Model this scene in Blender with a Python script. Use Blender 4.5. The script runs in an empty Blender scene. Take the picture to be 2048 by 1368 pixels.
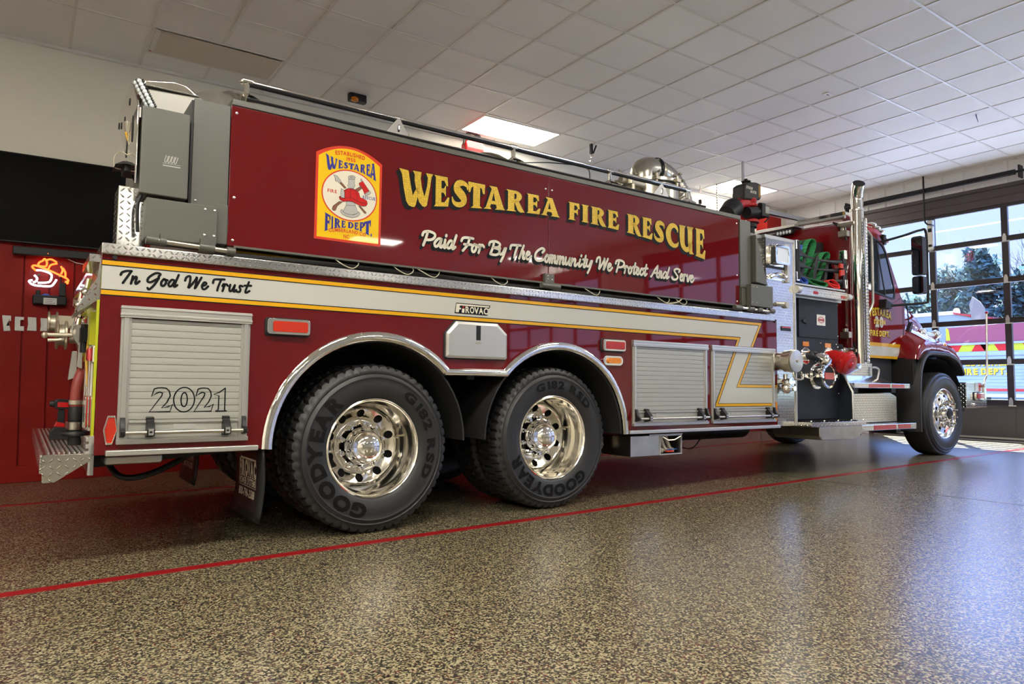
import bpy, bmesh, math, random
from mathutils import Vector, Matrix, geometry
random.seed(7)
D = bpy.data
SC = bpy.context.scene
COL = SC.collection
PI = math.pi
# ------------------------------------------------------------------ camera, sky, sun, exposure
YAW, PITCH, ROLL = 0.607324, 0.0537792, -0.002926
FW = Vector((math.sin(YAW)*math.cos(PITCH), math.cos(YAW)*math.cos(PITCH), math.sin(PITCH)))
RT0 = Vector((math.cos(YAW), -math.sin(YAW), 0)); UP0 = RT0.cross(FW)
RT = RT0*math.cos(ROLL)+UP0*math.sin(ROLL); UP = -RT0*math.sin(ROLL)+UP0*math.cos(ROLL)
cam = D.cameras.new('camera'); cam.sensor_width = 36; cam.lens = 1406.6/2048*36; cam.clip_start = .05; cam.clip_end = 500
camo = D.objects.new('camera', cam); COL.objects.link(camo)
M4 = Matrix((RT, UP, -FW)).transposed().to_4x4(); M4.translation = (0, 0, .975)
camo.matrix_world = M4
SC.camera = camo
SC.view_settings.view_transform = 'Standard'; SC.view_settings.look = 'None'
SC.view_settings.gamma = 1; SC.view_settings.use_curve_mapping = False
SC.view_settings.exposure = 0.45
W = D.worlds.new('sky'); SC.world = W; W.use_nodes = True
wn = W.node_tree.nodes; wl = W.node_tree.links; wn.clear()
wo = wn.new('ShaderNodeOutputWorld'); bg = wn.new('ShaderNodeBackground'); tc = wn.new('ShaderNodeTexCoord')
sx = wn.new('ShaderNodeSeparateXYZ'); rp = wn.new('ShaderNodeValToRGB')
rp.color_ramp.elements[0].position = .0; rp.color_ramp.elements[0].color = (.50, .525, .74, 1)
rp.color_ramp.elements[1].position = .4; rp.color_ramp.elements[1].color = (.23, .38, .90, 1)
wl.new(tc.outputs['Generated'], sx.inputs[0]); wl.new(sx.outputs[2], rp.inputs[0]); wl.new(rp.outputs[0], bg.inputs[0])

mr = wn.new('ShaderNodeMapRange'); mr.interpolation_type = 'SMOOTHSTEP'; mr.inputs[1].default_value = .19; mr.inputs[2].default_value = .34; mr.inputs[3].default_value = 1.7; mr.inputs[4].default_value = 10.0
wl.new(sx.outputs[2], mr.inputs[0]); wl.new(mr.outputs[0], bg.inputs[1])
wl.new(bg.outputs[0], wo.inputs[0])
sun = D.lights.new('sun', 'SUN'); sun.energy = 52.0; sun.angle = .009; sun.color = (1, .98, .96)
suno = D.objects.new('sun', sun); COL.objects.link(suno)
SUNV = Vector((-.40, -.30, -.87)); suno.rotation_euler = SUNV.to_track_quat('-Z', 'Y').to_euler(); suno.location = (20, 5, 30)
LIGHT_E = 40.0
# ------------------------------------------------------------------ materials
def principled(name):
    m = D.materials.new(name); m.use_nodes = True
    return m, m.node_tree, m.node_tree.nodes['Principled BSDF']
def mat(name, col, rough=.5, metal=0., coat=0., emit=0., ecol=None, noise=0., nscale=20., bump=0., bscale=60., ior=None, spec=None, cior=1.5):
    m, t, b = principled(name); N = t.nodes; L = t.links
    c = (*col, 1)
    b.inputs['Base Color'].default_value = c; b.inputs['Roughness'].default_value = rough; b.inputs['Metallic'].default_value = metal
    if coat: b.inputs['Specular IOR Level'].default_value = .2
    b.inputs['Coat Weight'].default_value = coat; b.inputs['Coat Roughness'].default_value = .03
    if spec is not None: b.inputs['Specular IOR Level'].default_value = spec
    b.inputs['Coat IOR'].default_value = cior
    if ior: b.inputs['IOR'].default_value = ior
    if emit:
        b.inputs['Emission Color'].default_value = (*(ecol or col), 1); b.inputs['Emission Strength'].default_value = emit
    if noise or bump:
        tx = N.new('ShaderNodeTexCoord'); n = N.new('ShaderNodeTexNoise'); n.inputs['Scale'].default_value = nscale; n.inputs['Detail'].default_value = 4
        L.new(tx.outputs['Object'], n.inputs['Vector'])
    if noise:
        r = N.new('ShaderNodeValToRGB')
        r.color_ramp.elements[0].position = .3; r.color_ramp.elements[1].position = .7
        r.color_ramp.elements[0].color = (*[x*(1-noise) for x in col], 1); r.color_ramp.elements[1].color = (*[min(1, x*(1+noise)) for x in col], 1)
        L.new(n.outputs[0], r.inputs[0]); L.new(r.outputs[0], b.inputs['Base Color'])
    if bump:
        n2 = N.new('ShaderNodeTexNoise'); n2.inputs['Scale'].default_value = bscale; n2.inputs['Detail'].default_value = 3
        L.new(tx.outputs['Object'], n2.inputs['Vector'])
        bp = N.new('ShaderNodeBump'); bp.inputs['Strength'].default_value = bump; bp.inputs['Distance'].default_value = .01
        L.new(n2.outputs[0], bp.inputs['Height']); L.new(bp.outputs[0], b.inputs['Normal'])
    return m
def mth(t, op, a, b=None):
    n = t.nodes.new('ShaderNodeMath'); n.operation = op
    for i, v in enumerate((a, b)):
        if v is None: continue
        if isinstance(v, (int, float)): n.inputs[i].default_value = v
        else: t.links.new(v, n.inputs[i])
    return n.outputs[0]
def tread_mat(name, s, col=(.68, .67, .64), rough=.16, strength=1.):
    """diamond-plate aluminium: raised lozenges alternating +-45 degrees"""
    m, t, b = principled(name); N = t.nodes; L = t.links
    b.inputs['Base Color'].default_value = (*col, 1); b.inputs['Metallic'].default_value = 1; b.inputs['Roughness'].default_value = rough
    tx = N.new('ShaderNodeTexCoord'); p = N.new('ShaderNodeSeparateXYZ'); L.new(tx.outputs['Object'], p.inputs[0])
    q = N.new('ShaderNodeSeparateXYZ'); L.new(tx.outputs['Normal'], q.inputs[0])
    nz = mth(t, 'GREATER_THAN', mth(t, 'ABSOLUTE', q.outputs[2]), .7)
    inv = mth(t, 'SUBTRACT', 1, nz)
    u = mth(t, 'MULTIPLY', mth(t, 'ADD', p.outputs[0], mth(t, 'MULTIPLY', p.outputs[1], inv)), s)
    v = mth(t, 'MULTIPLY', mth(t, 'ADD', p.outputs[2], mth(t, 'MULTIPLY', p.outputs[1], nz)), s)
    fu = mth(t, 'SUBTRACT', mth(t, 'FRACT', u), .5); fv = mth(t, 'SUBTRACT', mth(t, 'FRACT', v), .5)
    par = mth(t, 'MODULO', mth(t, 'ABSOLUTE', mth(t, 'ADD', mth(t, 'FLOOR', u), mth(t, 'FLOOR', v))), 2)
    sg = mth(t, 'SUBTRACT', 1, mth(t, 'MULTIPLY', par, 2))
    a = mth(t, 'ADD', fu, mth(t, 'MULTIPLY', fv, sg)); c = mth(t, 'SUBTRACT', fu, mth(t, 'MULTIPLY', fv, sg))
    e = mth(t, 'ADD', mth(t, 'POWER', mth(t, 'DIVIDE', a, .58), 2), mth(t, 'POWER', mth(t, 'DIVIDE', c, .17), 2))
    h = mth(t, 'MAXIMUM', mth(t, 'SUBTRACT', 1, e), 0)
    h = mth(t, 'POWER', h, .6)
    bp = N.new('ShaderNodeBump'); bp.inputs['Strength'].default_value = strength; bp.inputs['Distance'].default_value = .012
    L.new(h, bp.inputs['Height']); L.new(bp.outputs[0], b.inputs['Normal'])
    return m
def floor_mat():
    m, t, b = principled('flake_epoxy'); N = t.nodes; L = t.links
    tx = N.new('ShaderNodeTexCoord')
    v = N.new('ShaderNodeTexVoronoi'); v.inputs['Scale'].default_value = 140; L.new(tx.outputs['Object'], v.inputs['Vector'])
    sp = N.new('ShaderNodeSeparateColor'); L.new(v.outputs['Color'], sp.inputs[0])
    r = N.new('ShaderNodeValToRGB'); cr = r.color_ramp; cr.interpolation = 'CONSTANT'
    cols = [(0, (.007, .0065, .006)), (.2, (.21, .178, .10)), (.42, (.072, .060, .036)), (.60, (.29, .255, .165)), (.78, (.030, .027, .021)), (.88, (.125, .105, .062)), (.965, (.15, .022, .018))]
    for i, (p, c) in enumerate(cols):
        e = cr.elements[i] if i < 2 else cr.elements.new(p)
        e.position = p; e.color = (*c, 1)
    L.new(sp.outputs[0], r.inputs[0])
    L.new(r.outputs[0], b.inputs['Base Color'])
    n = N.new('ShaderNodeTexNoise'); n.inputs['Scale'].default_value = .6; L.new(tx.outputs['Object'], n.inputs['Vector'])
    mr = N.new('ShaderNodeMapRange'); mr.inputs[3].default_value = .235; mr.inputs[4].default_value = .268
    L.new(n.outputs[0], mr.inputs[0]); L.new(mr.outputs[0], b.inputs['Roughness'])
    bp = N.new('ShaderNodeBump'); bp.inputs['Strength'].default_value = .12; bp.inputs['Distance'].default_value = .002
    n2 = N.new('ShaderNodeTexNoise'); n2.inputs['Scale'].default_value = 90; L.new(tx.outputs['Object'], n2.inputs['Vector'])
    L.new(n2.outputs[0], bp.inputs['Height']); L.new(bp.outputs[0], b.inputs['Normal'])
    b.inputs['Coat Weight'].default_value = .2; b.inputs['Coat Roughness'].default_value = .22
    return m
def ceiling_mat():
    m, t, b = principled('ceiling_tile'); N = t.nodes; L = t.links
    tx = N.new('ShaderNodeTexCoord'); p = N.new('ShaderNodeVectorMath'); p.operation = 'SUBTRACT'
    p.inputs[1].default_value = (.935, .39, 0); L.new(tx.outputs['Object'], p.inputs[0])
    sc = N.new('ShaderNodeVectorMath'); sc.operation = 'DIVIDE'; sc.inputs[1].default_value = (.635, .645, 1); L.new(p.outputs[0], sc.inputs[0])
    fl = N.new('ShaderNodeVectorMath'); fl.operation = 'FLOOR'; L.new(sc.outputs[0], fl.inputs[0])
    wnz = N.new('ShaderNodeTexWhiteNoise'); L.new(fl.outputs[0], wnz.inputs['Vector'])
    n = N.new('ShaderNodeTexNoise'); n.inputs['Scale'].default_value = .9; n.inputs['Detail'].default_value = 2; L.new(tx.outputs['Object'], n.inputs['Vector'])
    a = mth(t, 'ADD', mth(t, 'MULTIPLY', wnz.outputs[0], .35), mth(t, 'MULTIPLY', n.outputs[0], .65))
    r = N.new('ShaderNodeValToRGB'); r.color_ramp.elements[0].color = (.80, .785, .76, 1); r.color_ramp.elements[1].color = (.89, .875, .85, 1)
    r.color_ramp.elements[0].position = .25; r.color_ramp.elements[1].position = .75
    L.new(a, r.inputs[0]); L.new(r.outputs[0], b.inputs['Base Color']); b.inputs['Roughness'].default_value = .6
    n3 = N.new('ShaderNodeTexNoise'); n3.inputs['Scale'].default_value = 140; L.new(tx.outputs['Object'], n3.inputs['Vector'])
    bp = N.new('ShaderNodeBump'); bp.inputs['Strength'].default_value = .15; bp.inputs['Distance'].default_value = .003
    L.new(n3.outputs[0], bp.inputs['Height']); L.new(bp.outputs[0], b.inputs['Normal'])
    return m
def glass_mat(name, tint=(1, 1, 1), refl=.06, rough=.0):
    m = D.materials.new(name); m.use_nodes = True; t = m.node_tree; N = t.nodes; L = t.links; N.clear()
    o = N.new('ShaderNodeOutputMaterial'); mx = N.new('ShaderNodeMixShader'); tr = N.new('ShaderNodeBsdfTransparent'); gl = N.new('ShaderNodeBsdfGlossy')
    tr.inputs[0].default_value = (*tint, 1); gl.inputs['Roughness'].default_value = rough
    mx.inputs[0].default_value = refl; L.new(tr.outputs[0], mx.inputs[1]); L.new(gl.outputs[0], mx.inputs[2]); L.new(mx.outputs[0], o.inputs[0])
    return m
def gold_leaf():
    m, t, b = principled('gold_leaf'); N = t.nodes; L = t.links
    tx = N.new('ShaderNodeTexCoord'); v = N.new('ShaderNodeTexVoronoi'); v.inputs['Scale'].default_value = 62; v.inputs['Randomness'].default_value = .3
    L.new(tx.outputs['Object'], v.inputs['Vector'])
    r = N.new('ShaderNodeValToRGB'); r.color_ramp.elements[0].color = (.74, .50, .025, 1); r.color_ramp.elements[1].color = (.47, .30, .025, 1)
    r.color_ramp.elements[0].position = .3; r.color_ramp.elements[1].position = .62
    L.new(v.outputs['Distance'], r.inputs[0]); L.new(r.outputs[0], b.inputs['Base Color']); b.inputs['Roughness'].default_value = .35; b.inputs['Metallic'].default_value = .25
    return m
def tyre_mat():
    return mat('tyre_rubber', (.0130, .0128, .0138), .48, bump=.12, bscale=40)
X = {}
X['red'] = mat('red_paint', (.100, .0034, .0052), .32, coat=1., spec=.0)
X['red2'] = mat('red_paint_cab', (.150, .0045, .0065), .3, coat=1., spec=.0, cior=1.55)
X['white'] = mat('white_vinyl', (.42, .415, .375), .3, coat=.4)
X['gold'] = mat('gold_vinyl', (.56, .29, .006), .3, coat=.4)
X['black'] = mat('black_vinyl', (.006, .007, .008), .5, spec=.12)
X['cream'] = mat('cream_vinyl', (.58, .54, .44), .35)
X['leaf'] = gold_leaf()
X['grey'] = mat('grey_rack_paint', (.082, .080, .067), .4)
X['slat'] = mat('shutter_aluminium', (.375, .37, .335), .38, metal=.35)
X['alu'] = mat('satin_aluminium', (.52, .51, .48), .3, metal=.75)
X['steel'] = mat('brushed_stainless', (.50, .47, .40), .28, metal=1., noise=.12, nscale=9)
X['chrome'] = mat('chrome', (.86, .84, .80), .045, metal=1.)
X['tread'] = tread_mat('tread_plate', 34)
X['treadf'] = tread_mat('tread_plate_fine', 36)
X['treads'] = tread_mat('tread_plate_coarse', 30)
X['rubber'] = tyre_mat()
X['tlet'] = mat('tyre_letter_rubber', (.004, .004, .0046), .7, spec=.16)
X['blk'] = mat('black_plastic', (.010, .010, .011), .42, spec=.3)
X['blkm'] = mat('black_matt', (.006, .006, .007), .7)
X['slate'] = mat('pump_panel_black', (.016, .019, .026), .38, spec=.15)
X['cast'] = mat('cast_aluminium', (.46, .42, .33), .42, metal=.8)
X['redcast'] = mat('red_cast_paint', (.42, .010, .010), .3, coat=.6)
X['lensr'] = mat('red_lens', (.36, .006, .010), .12, coat=1., bump=.4, bscale=150)
X['lensro'] = mat('orange_red_lens', (.46, .022, .006), .12, coat=1., bump=.4, bscale=150)
X['amber'] = mat('amber_lens', (.62, .19, .006), .12, coat=1., bump=.4, bscale=150)
X['clear'] = mat('clear_lens', (.62, .66, .70), .1, coat=1., bump=.3, bscale=150)
X['lime'] = mat('lime_reflective', (.36, .375, .01), .3)
X['blue'] = mat('blue_vinyl', (.012, .014, .20), .35)
X['yel'] = mat('yellow_vinyl', (.62, .40, .006), .3, coat=.2)
X['orng'] = mat('orange_red_vinyl', (.50, .026, .006), .3)
X['brn'] = mat('brown_vinyl', (.16, .06, .025), .4)
X['lgrey'] = mat('grey_vinyl', (.34, .33, .31), .4)
X['glass'] = glass_mat('window_glass', (.93, .97, 1))
X['cglass'] = glass_mat('cab_glass', (.30, .40, .48))
X['wallw'] = mat('cream_wall_paint', (.80, .77, .68), .7, bump=.05, bscale=200)
X['wallr'] = mat('red_board_paint', (.22, .0070, .0045), .5, spec=.15, noise=.12, nscale=3, bump=.05, bscale=60)
X['wallg'] = mat('grey_bay_wall', (.30, .29, .27), .7)
X['rimc'] = mat('polished_rim_aluminium', (.82, .79, .72), .12, metal=1.)
X['cabwin'] = mat('cab_window_glass', (.012, .016, .02), .03, ior=2.0)
X['apalu'] = mat('apparatus_aluminium', (.20, .23, .27), .5)
X['apred'] = mat('hazed_red_cover', (.19, .03, .045), .5)  # paler, pinkish red: haze from glass glare is put into the colour
X['tankm'] = mat('tank_aluminium', (.30, .29, .265), .42, metal=.5)
X['mirr'] = mat('mirror_glass', (.16, .17, .20), .03, metal=1.)
X['wallm'] = mat('white_metal_siding', (.84, .84, .84), .4, metal=.0)
X['ceil'] = ceiling_mat()
X['tbar'] = mat('ceiling_grid_metal', (.72, .70, .66), .3)
X['floor'] = floor_mat()
X['line'] = mat('red_floor_tape', (.26, .010, .012), .3, coat=.3)
X['panel'] = mat('light_diffuser', (1, 1, 1), .5, emit=LIGHT_E, ecol=(1, .95, .84))
X['panel2'] = mat('light_diffuser_dim', (1, 1, 1), .5, emit=17., ecol=(1, .95, .84))
X['panoff'] = mat('light_diffuser_off', (.62, .56, .48), .5)
X['dark'] = mat('door_frame_bronze', (.030, .024, .026), .35, metal=.3)
X['brown'] = mat('brown_door_header', (.062, .042, .043), .45)
X['dpanel'] = mat('door_panel_bronze', (.050, .042, .040), .5)
X['screen'] = mat('tv_screen', (.003, .003, .0036), .3, spec=.03)
X['asph'] = mat('apron_concrete', (.145, .155, .18), .9, noise=.2, nscale=3)
X['grass'] = mat('lawn', (.035, .055, .02), .9, noise=.3, nscale=2)
X['paper'] = mat('paper', (.62, .62, .60), .7, bump=.2, bscale=40)
X['green'] = mat('green_webbing', (.010, .20, .055), .7, bump=.3, bscale=300)
X['gband'] = mat('green_dark_webbing', (.03, .045, .02), .7)
X['bweb'] = mat('blue_webbing', (.03, .09, .42), .7)
X['rweb'] = mat('red_webbing', (.62, .015, .012), .6)
X['wire'] = mat('tan_wire', (.42, .38, .28), .5)
X['ywire'] = mat('yellow_hose', (.55, .30, .02), .45)
X['neono'] = mat('neon_orange', (1, .2, .04), .4, emit=4., ecol=(1, .085, .012))
X['neonw'] = mat('neon_white', (.9, .95, 1), .4, emit=5., ecol=(.62, .82, 1))
X['hose'] = mat('red_rubber_hose', (.24, .035, .028), .5)
X['tan'] = mat('tan_fabric', (.15, .125, .09), .7)
for k in ('neono', 'neonw'): X[k].cycles.emission_sampling = 'NONE'
# ------------------------------------------------------------------ mesh builder
def tri2d(loops):
    """triangulate outer loop + holes (2D) -> points, triangles"""
    tess = geometry.tessellate_polygon([[Vector((p[0], p[1], 0)) for p in l] for l in loops])
    pts = [p for l in loops for p in l]
    return pts, tess
class MB:
    def __init__(s): s.v = []; s.f = []; s.mi = []
    def add(s, vs, fs, mi=0):
        n = len(s.v); s.v += [tuple(v) for v in vs]; s.f += [tuple(i+n for i in f) for f in fs]; s.mi += [mi]*len(fs)
        return s
    def box(s, x0, x1, y0, y1, z0, z1, mi=0, M=None):
        vs = [Vector((x, y, z)) for x in (x0, x1) for y in (y0, y1) for z in (z0, z1)]
        if M is not None: vs = [M @ v for v in vs]
        return s.add(vs, [(0, 1, 3, 2), (4, 6, 7, 5), (0, 4, 5, 1), (2, 3, 7, 6), (0, 2, 6, 4), (1, 5, 7, 3)], mi)
    def prism(s, poly, a, b, ax='y', mi=0, holes=(), M=None):
        """poly in the plane normal to ax (y: x,z / x: y,z / z: x,y), extruded a->b"""
        loops = [list(poly)]+[list(h) for h in holes]
        pts, tess = tri2d(loops)
        def P(p, h):
            v = Vector((p[0], h, p[1]) if ax == 'y' else ((h, p[0], p[1]) if ax == 'x' else (p[0], p[1], h)))
            return M @ v if M is not None else v
        n = len(pts)
        vs = [P(p, a) for p in pts]+[P(p, b) for p in pts]
        fs = [tuple(t) for t in tess]+[tuple(i+n for i in reversed(t)) for t in tess]
        k = 0
        for l in loops:
            m = len(l)
            for i in range(m): fs.append((k+i, k+(i+1) % m, n+k+(i+1) % m, n+k+i))
            k += m
        return s.add(vs, fs, mi)
    def flat(s, poly, h, put, mi=0, holes=()):
        """flat polygon mapped by put((u,v),h)->3D"""
        pts, tess = tri2d([list(poly)]+[list(x) for x in holes])
        return s.add([put(p, h) for p in pts], [tuple(t) for t in tess], mi)
    def tube(s, pts, r, seg=10, closed=False, caps=True, mi=0, flatten=None):
        pts = [Vector(p) for p in pts]; n = len(pts)
        rs = r if isinstance(r, (list, tuple)) else [r]*n
        T = []
        for i in range(n):
            a = pts[(i-1) % n] if (closed or i > 0) else pts[i]; b = pts[(i+1) % n] if (closed or i < n-1) else pts[i]
            d = b-a; T.append(d.normalized() if d.length > 1e-9 else Vector((0, 0, 1)))
        up = Vector((0, 0, 1)) if abs(T[0].z) < .9 else Vector((1, 0, 0))
        u = T[0].cross(up).normalized(); vs = []
        for i in range(n):
            u = (u-T[i]*u.dot(T[i])); u = u.normalized() if u.length > 1e-6 else T[i].orthogonal().normalized()
            w = T[i].cross(u)
            for k in range(seg):
                a = 2*PI*k/seg; vs.append(pts[i]+(u*math.cos(a)+w*math.sin(a))*rs[i])
        fs = []
        for i in range(n if closed else n-1):
            j = (i+1) % n
            for k in range(seg): fs.append((i*seg+k, i*seg+(k+1) % seg, j*seg+(k+1) % seg, j*seg+k))
        if caps and not closed: fs += [tuple(reversed(range(seg))), tuple((n-1)*seg+k for k in range(seg))]
        return s.add(vs, fs, mi)
    def cyl(s, p0, p1, r0, r1=None, seg=16, mi=0):
        return s.tube([p0, p1], [r0, r0 if r1 is None else r1], seg, mi=mi)
    def lathe(s, prof, o, d, seg=32, mi=0, rfun=None, a0=0., close=True):
        """prof [(r,h)] around axis d at o"""
        o = Vector(o); d = Vector(d).normalized(); u = d.orthogonal().normalized()
        if abs(d.y) > .9: u = Vector((1, 0, 0))
        if abs(d.z) > .9: u = Vector((1, 0, 0))
        if abs(d.x) > .9: u = Vector((0, 1, 0))
        w = d.cross(u); n = len(prof); vs = []
        for k in range(seg):
            a = a0+2*PI*k/seg; e = u*math.cos(a)+w*math.sin(a)
            for i, (r, h) in enumerate(prof):
                rr = rfun(i, k, r) if rfun else r
                vs.append(o+d*h+e*rr)
        fs = []
        for k in range(seg):
            j = (k+1) % seg
            for i in range(n-1): fs.append((k*n+i, j*n+i, j*n+i+1, k*n+i+1))
        return s.add(vs, fs, mi)
    def sphere(s, c, r, seg=16, ring=8, sc=(1, 1, 1), mi=0):
        c = Vector(c); vs = [c+Vector((0, 0, r*sc[2]))]
        for i in range(1, ring):
            t = PI*i/ring
            for k in range(seg):
                a = 2*PI*k/seg; vs.append(c+Vector((r*sc[0]*math.sin(t)*math.cos(a), r*sc[1]*math.sin(t)*math.sin(a), r*sc[2]*math.cos(t))))
        vs.append(c-Vector((0, 0, r*sc[2]))); e = len(vs)-1; fs = []
        for k in range(seg):
            fs.append((0, 1+k, 1+(k+1) % seg)); fs.append((e, e-seg+(k+1) % seg, e-seg+k))
        for i in range(ring-2):
            for k in range(seg):
                a = 1+i*seg+k; b = 1+i*seg+(k+1) % seg; fs.append((a, a+seg, b+seg, b))
        return s.add(vs, fs, mi)
    def grid(s, nu, nv, fn, mi=0):
        vs = [fn(i/(nu-1), j/(nv-1)) for i in range(nu) for j in range(nv)]
        fs = [(i*nv+j, i*nv+j+1, (i+1)*nv+j+1, (i+1)*nv+j) for i in range(nu-1) for j in range(nv-1)]
        return s.add(vs, fs, mi)
    def build(s, name, m, parent=None, sm=35, bev=0., bs=2, solid=0., weld=0.):
        me = D.meshes.new(name); me.from_pydata(s.v, [], s.f)
        for x in (m if isinstance(m, (list, tuple)) else [m]): me.materials.append(X[x])
        me.polygons.foreach_set('material_index', s.mi)
        bm = bmesh.new(); bm.from_mesh(me)
        if weld: bmesh.ops.remove_doubles(bm, verts=bm.verts, dist=weld)
        bmesh.ops.recalc_face_normals(bm, faces=bm.faces); bm.to_mesh(me); bm.free()
        if sm:
            me.polygons.foreach_set('use_smooth', [True]*len(me.polygons)); me.set_sharp_from_angle(angle=math.radians(sm))
        o = D.objects.new(name, me); COL.objects.link(o)
        if parent is not None: o.parent = parent
        if solid:
            k = o.modifiers.new('solid', 'SOLIDIFY'); k.thickness = solid; k.offset = 0
        if bev:
            k = o.modifiers.new('bevel', 'BEVEL'); k.width = bev; k.segments = bs; k.limit_method = 'ANGLE'; k.angle_limit = math.radians(40)
            k.harden_normals = True
        return o
def islands(s):
    """connected pieces of a builder as builders of their own"""
    par = list(range(len(s.v)))
    def find(a):
        while par[a] != a: par[a] = par[par[a]]; a = par[a]
        return a
    for f in s.f:
        r = find(f[0])
        for i in f[1:]: par[find(i)] = r
    out = {}
    for f, mi in zip(s.f, s.mi): out.setdefault(find(f[0]), []).append((f, mi))
    res = []
    for fs in out.values():
        m = MB(); ix = {}
        for f, mi in fs:
            m.f.append(tuple(ix.setdefault(i, len(ix)) for i in f)); m.mi.append(mi)
        m.v = [s.v[i] for i in ix]; res.append(m)
    return res
def each(mb, name, m, parent, **kw): return [q.build(name, m, parent, **kw) for q in islands(mb)]
def thing(name, label, cat, loc=(0, 0, 0), group=None, rotz=0.):
    o = D.objects.new(name, None); COL.objects.link(o); o.location = loc; o.rotation_euler = (0, 0, rotz); o.empty_display_size = .2
    o['label'] = label; o['category'] = cat
    if group: o['group'] = group
    return o
def tag(o, label, cat, group=None):
    o['label'] = label; o['category'] = cat
    if group: o['group'] = group
    return o
def struct(o): o['kind'] = 'structure'; return o
def lab(o, s): o['label'] = s; return o
def dup(root, loc, label=None):
    r = root.copy(); COL.objects.link(r); r.location = loc
    if label: r['label'] = label
    for ch in list(root.children):
        c = ch.copy(); COL.objects.link(c); c.parent = r
        for g in ch.children:
            e = g.copy(); COL.objects.link(e); e.parent = c
    return r
def catmull(pts, n=6, closed=False):
    P = [tuple(p) for p in pts]; m = len(P); out = []
    if m < 3: return P
    for i in range(m if closed else m-1):
        p0 = P[(i-1) % m] if (closed or i > 0) else P[i]; p1 = P[i]; p2 = P[(i+1) % m]; p3 = P[(i+2) % m] if (closed or i < m-2) else p2
        for k in range(n):
            t = k/n
            out.append(tuple(.5*((2*b)+(c-a)*t+(2*a-5*b+4*c-d)*t*t+(-a+3*b-3*c+d)*t**3) for a, b, c, d in zip(p0, p1, p2, p3)))
    if not closed: out.append(P[-1])
    return out
def rbox2(x0, x1, z0, z1, r, n=4):
    """rounded rectangle outline"""
    out = []
    for cx, cz, a in ((x1-r, z1-r, 0), (x0+r, z1-r, 90), (x0+r, z0+r, 180), (x1-r, z0+r, 270)):
        for k in range(n+1):
            t = math.radians(a+90*k/n); out.append((cx+r*math.cos(t), cz+r*math.sin(t)))
    return out
def ell(cx, cz, rx, rz, n=32, a0=0, a1=360):
    return [(cx+rx*math.cos(math.radians(a0+(a1-a0)*k/n)), cz+rz*math.sin(math.radians(a0+(a1-a0)*k/n))) for k in range(n if a1-a0 == 360 else n+1)]
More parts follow.
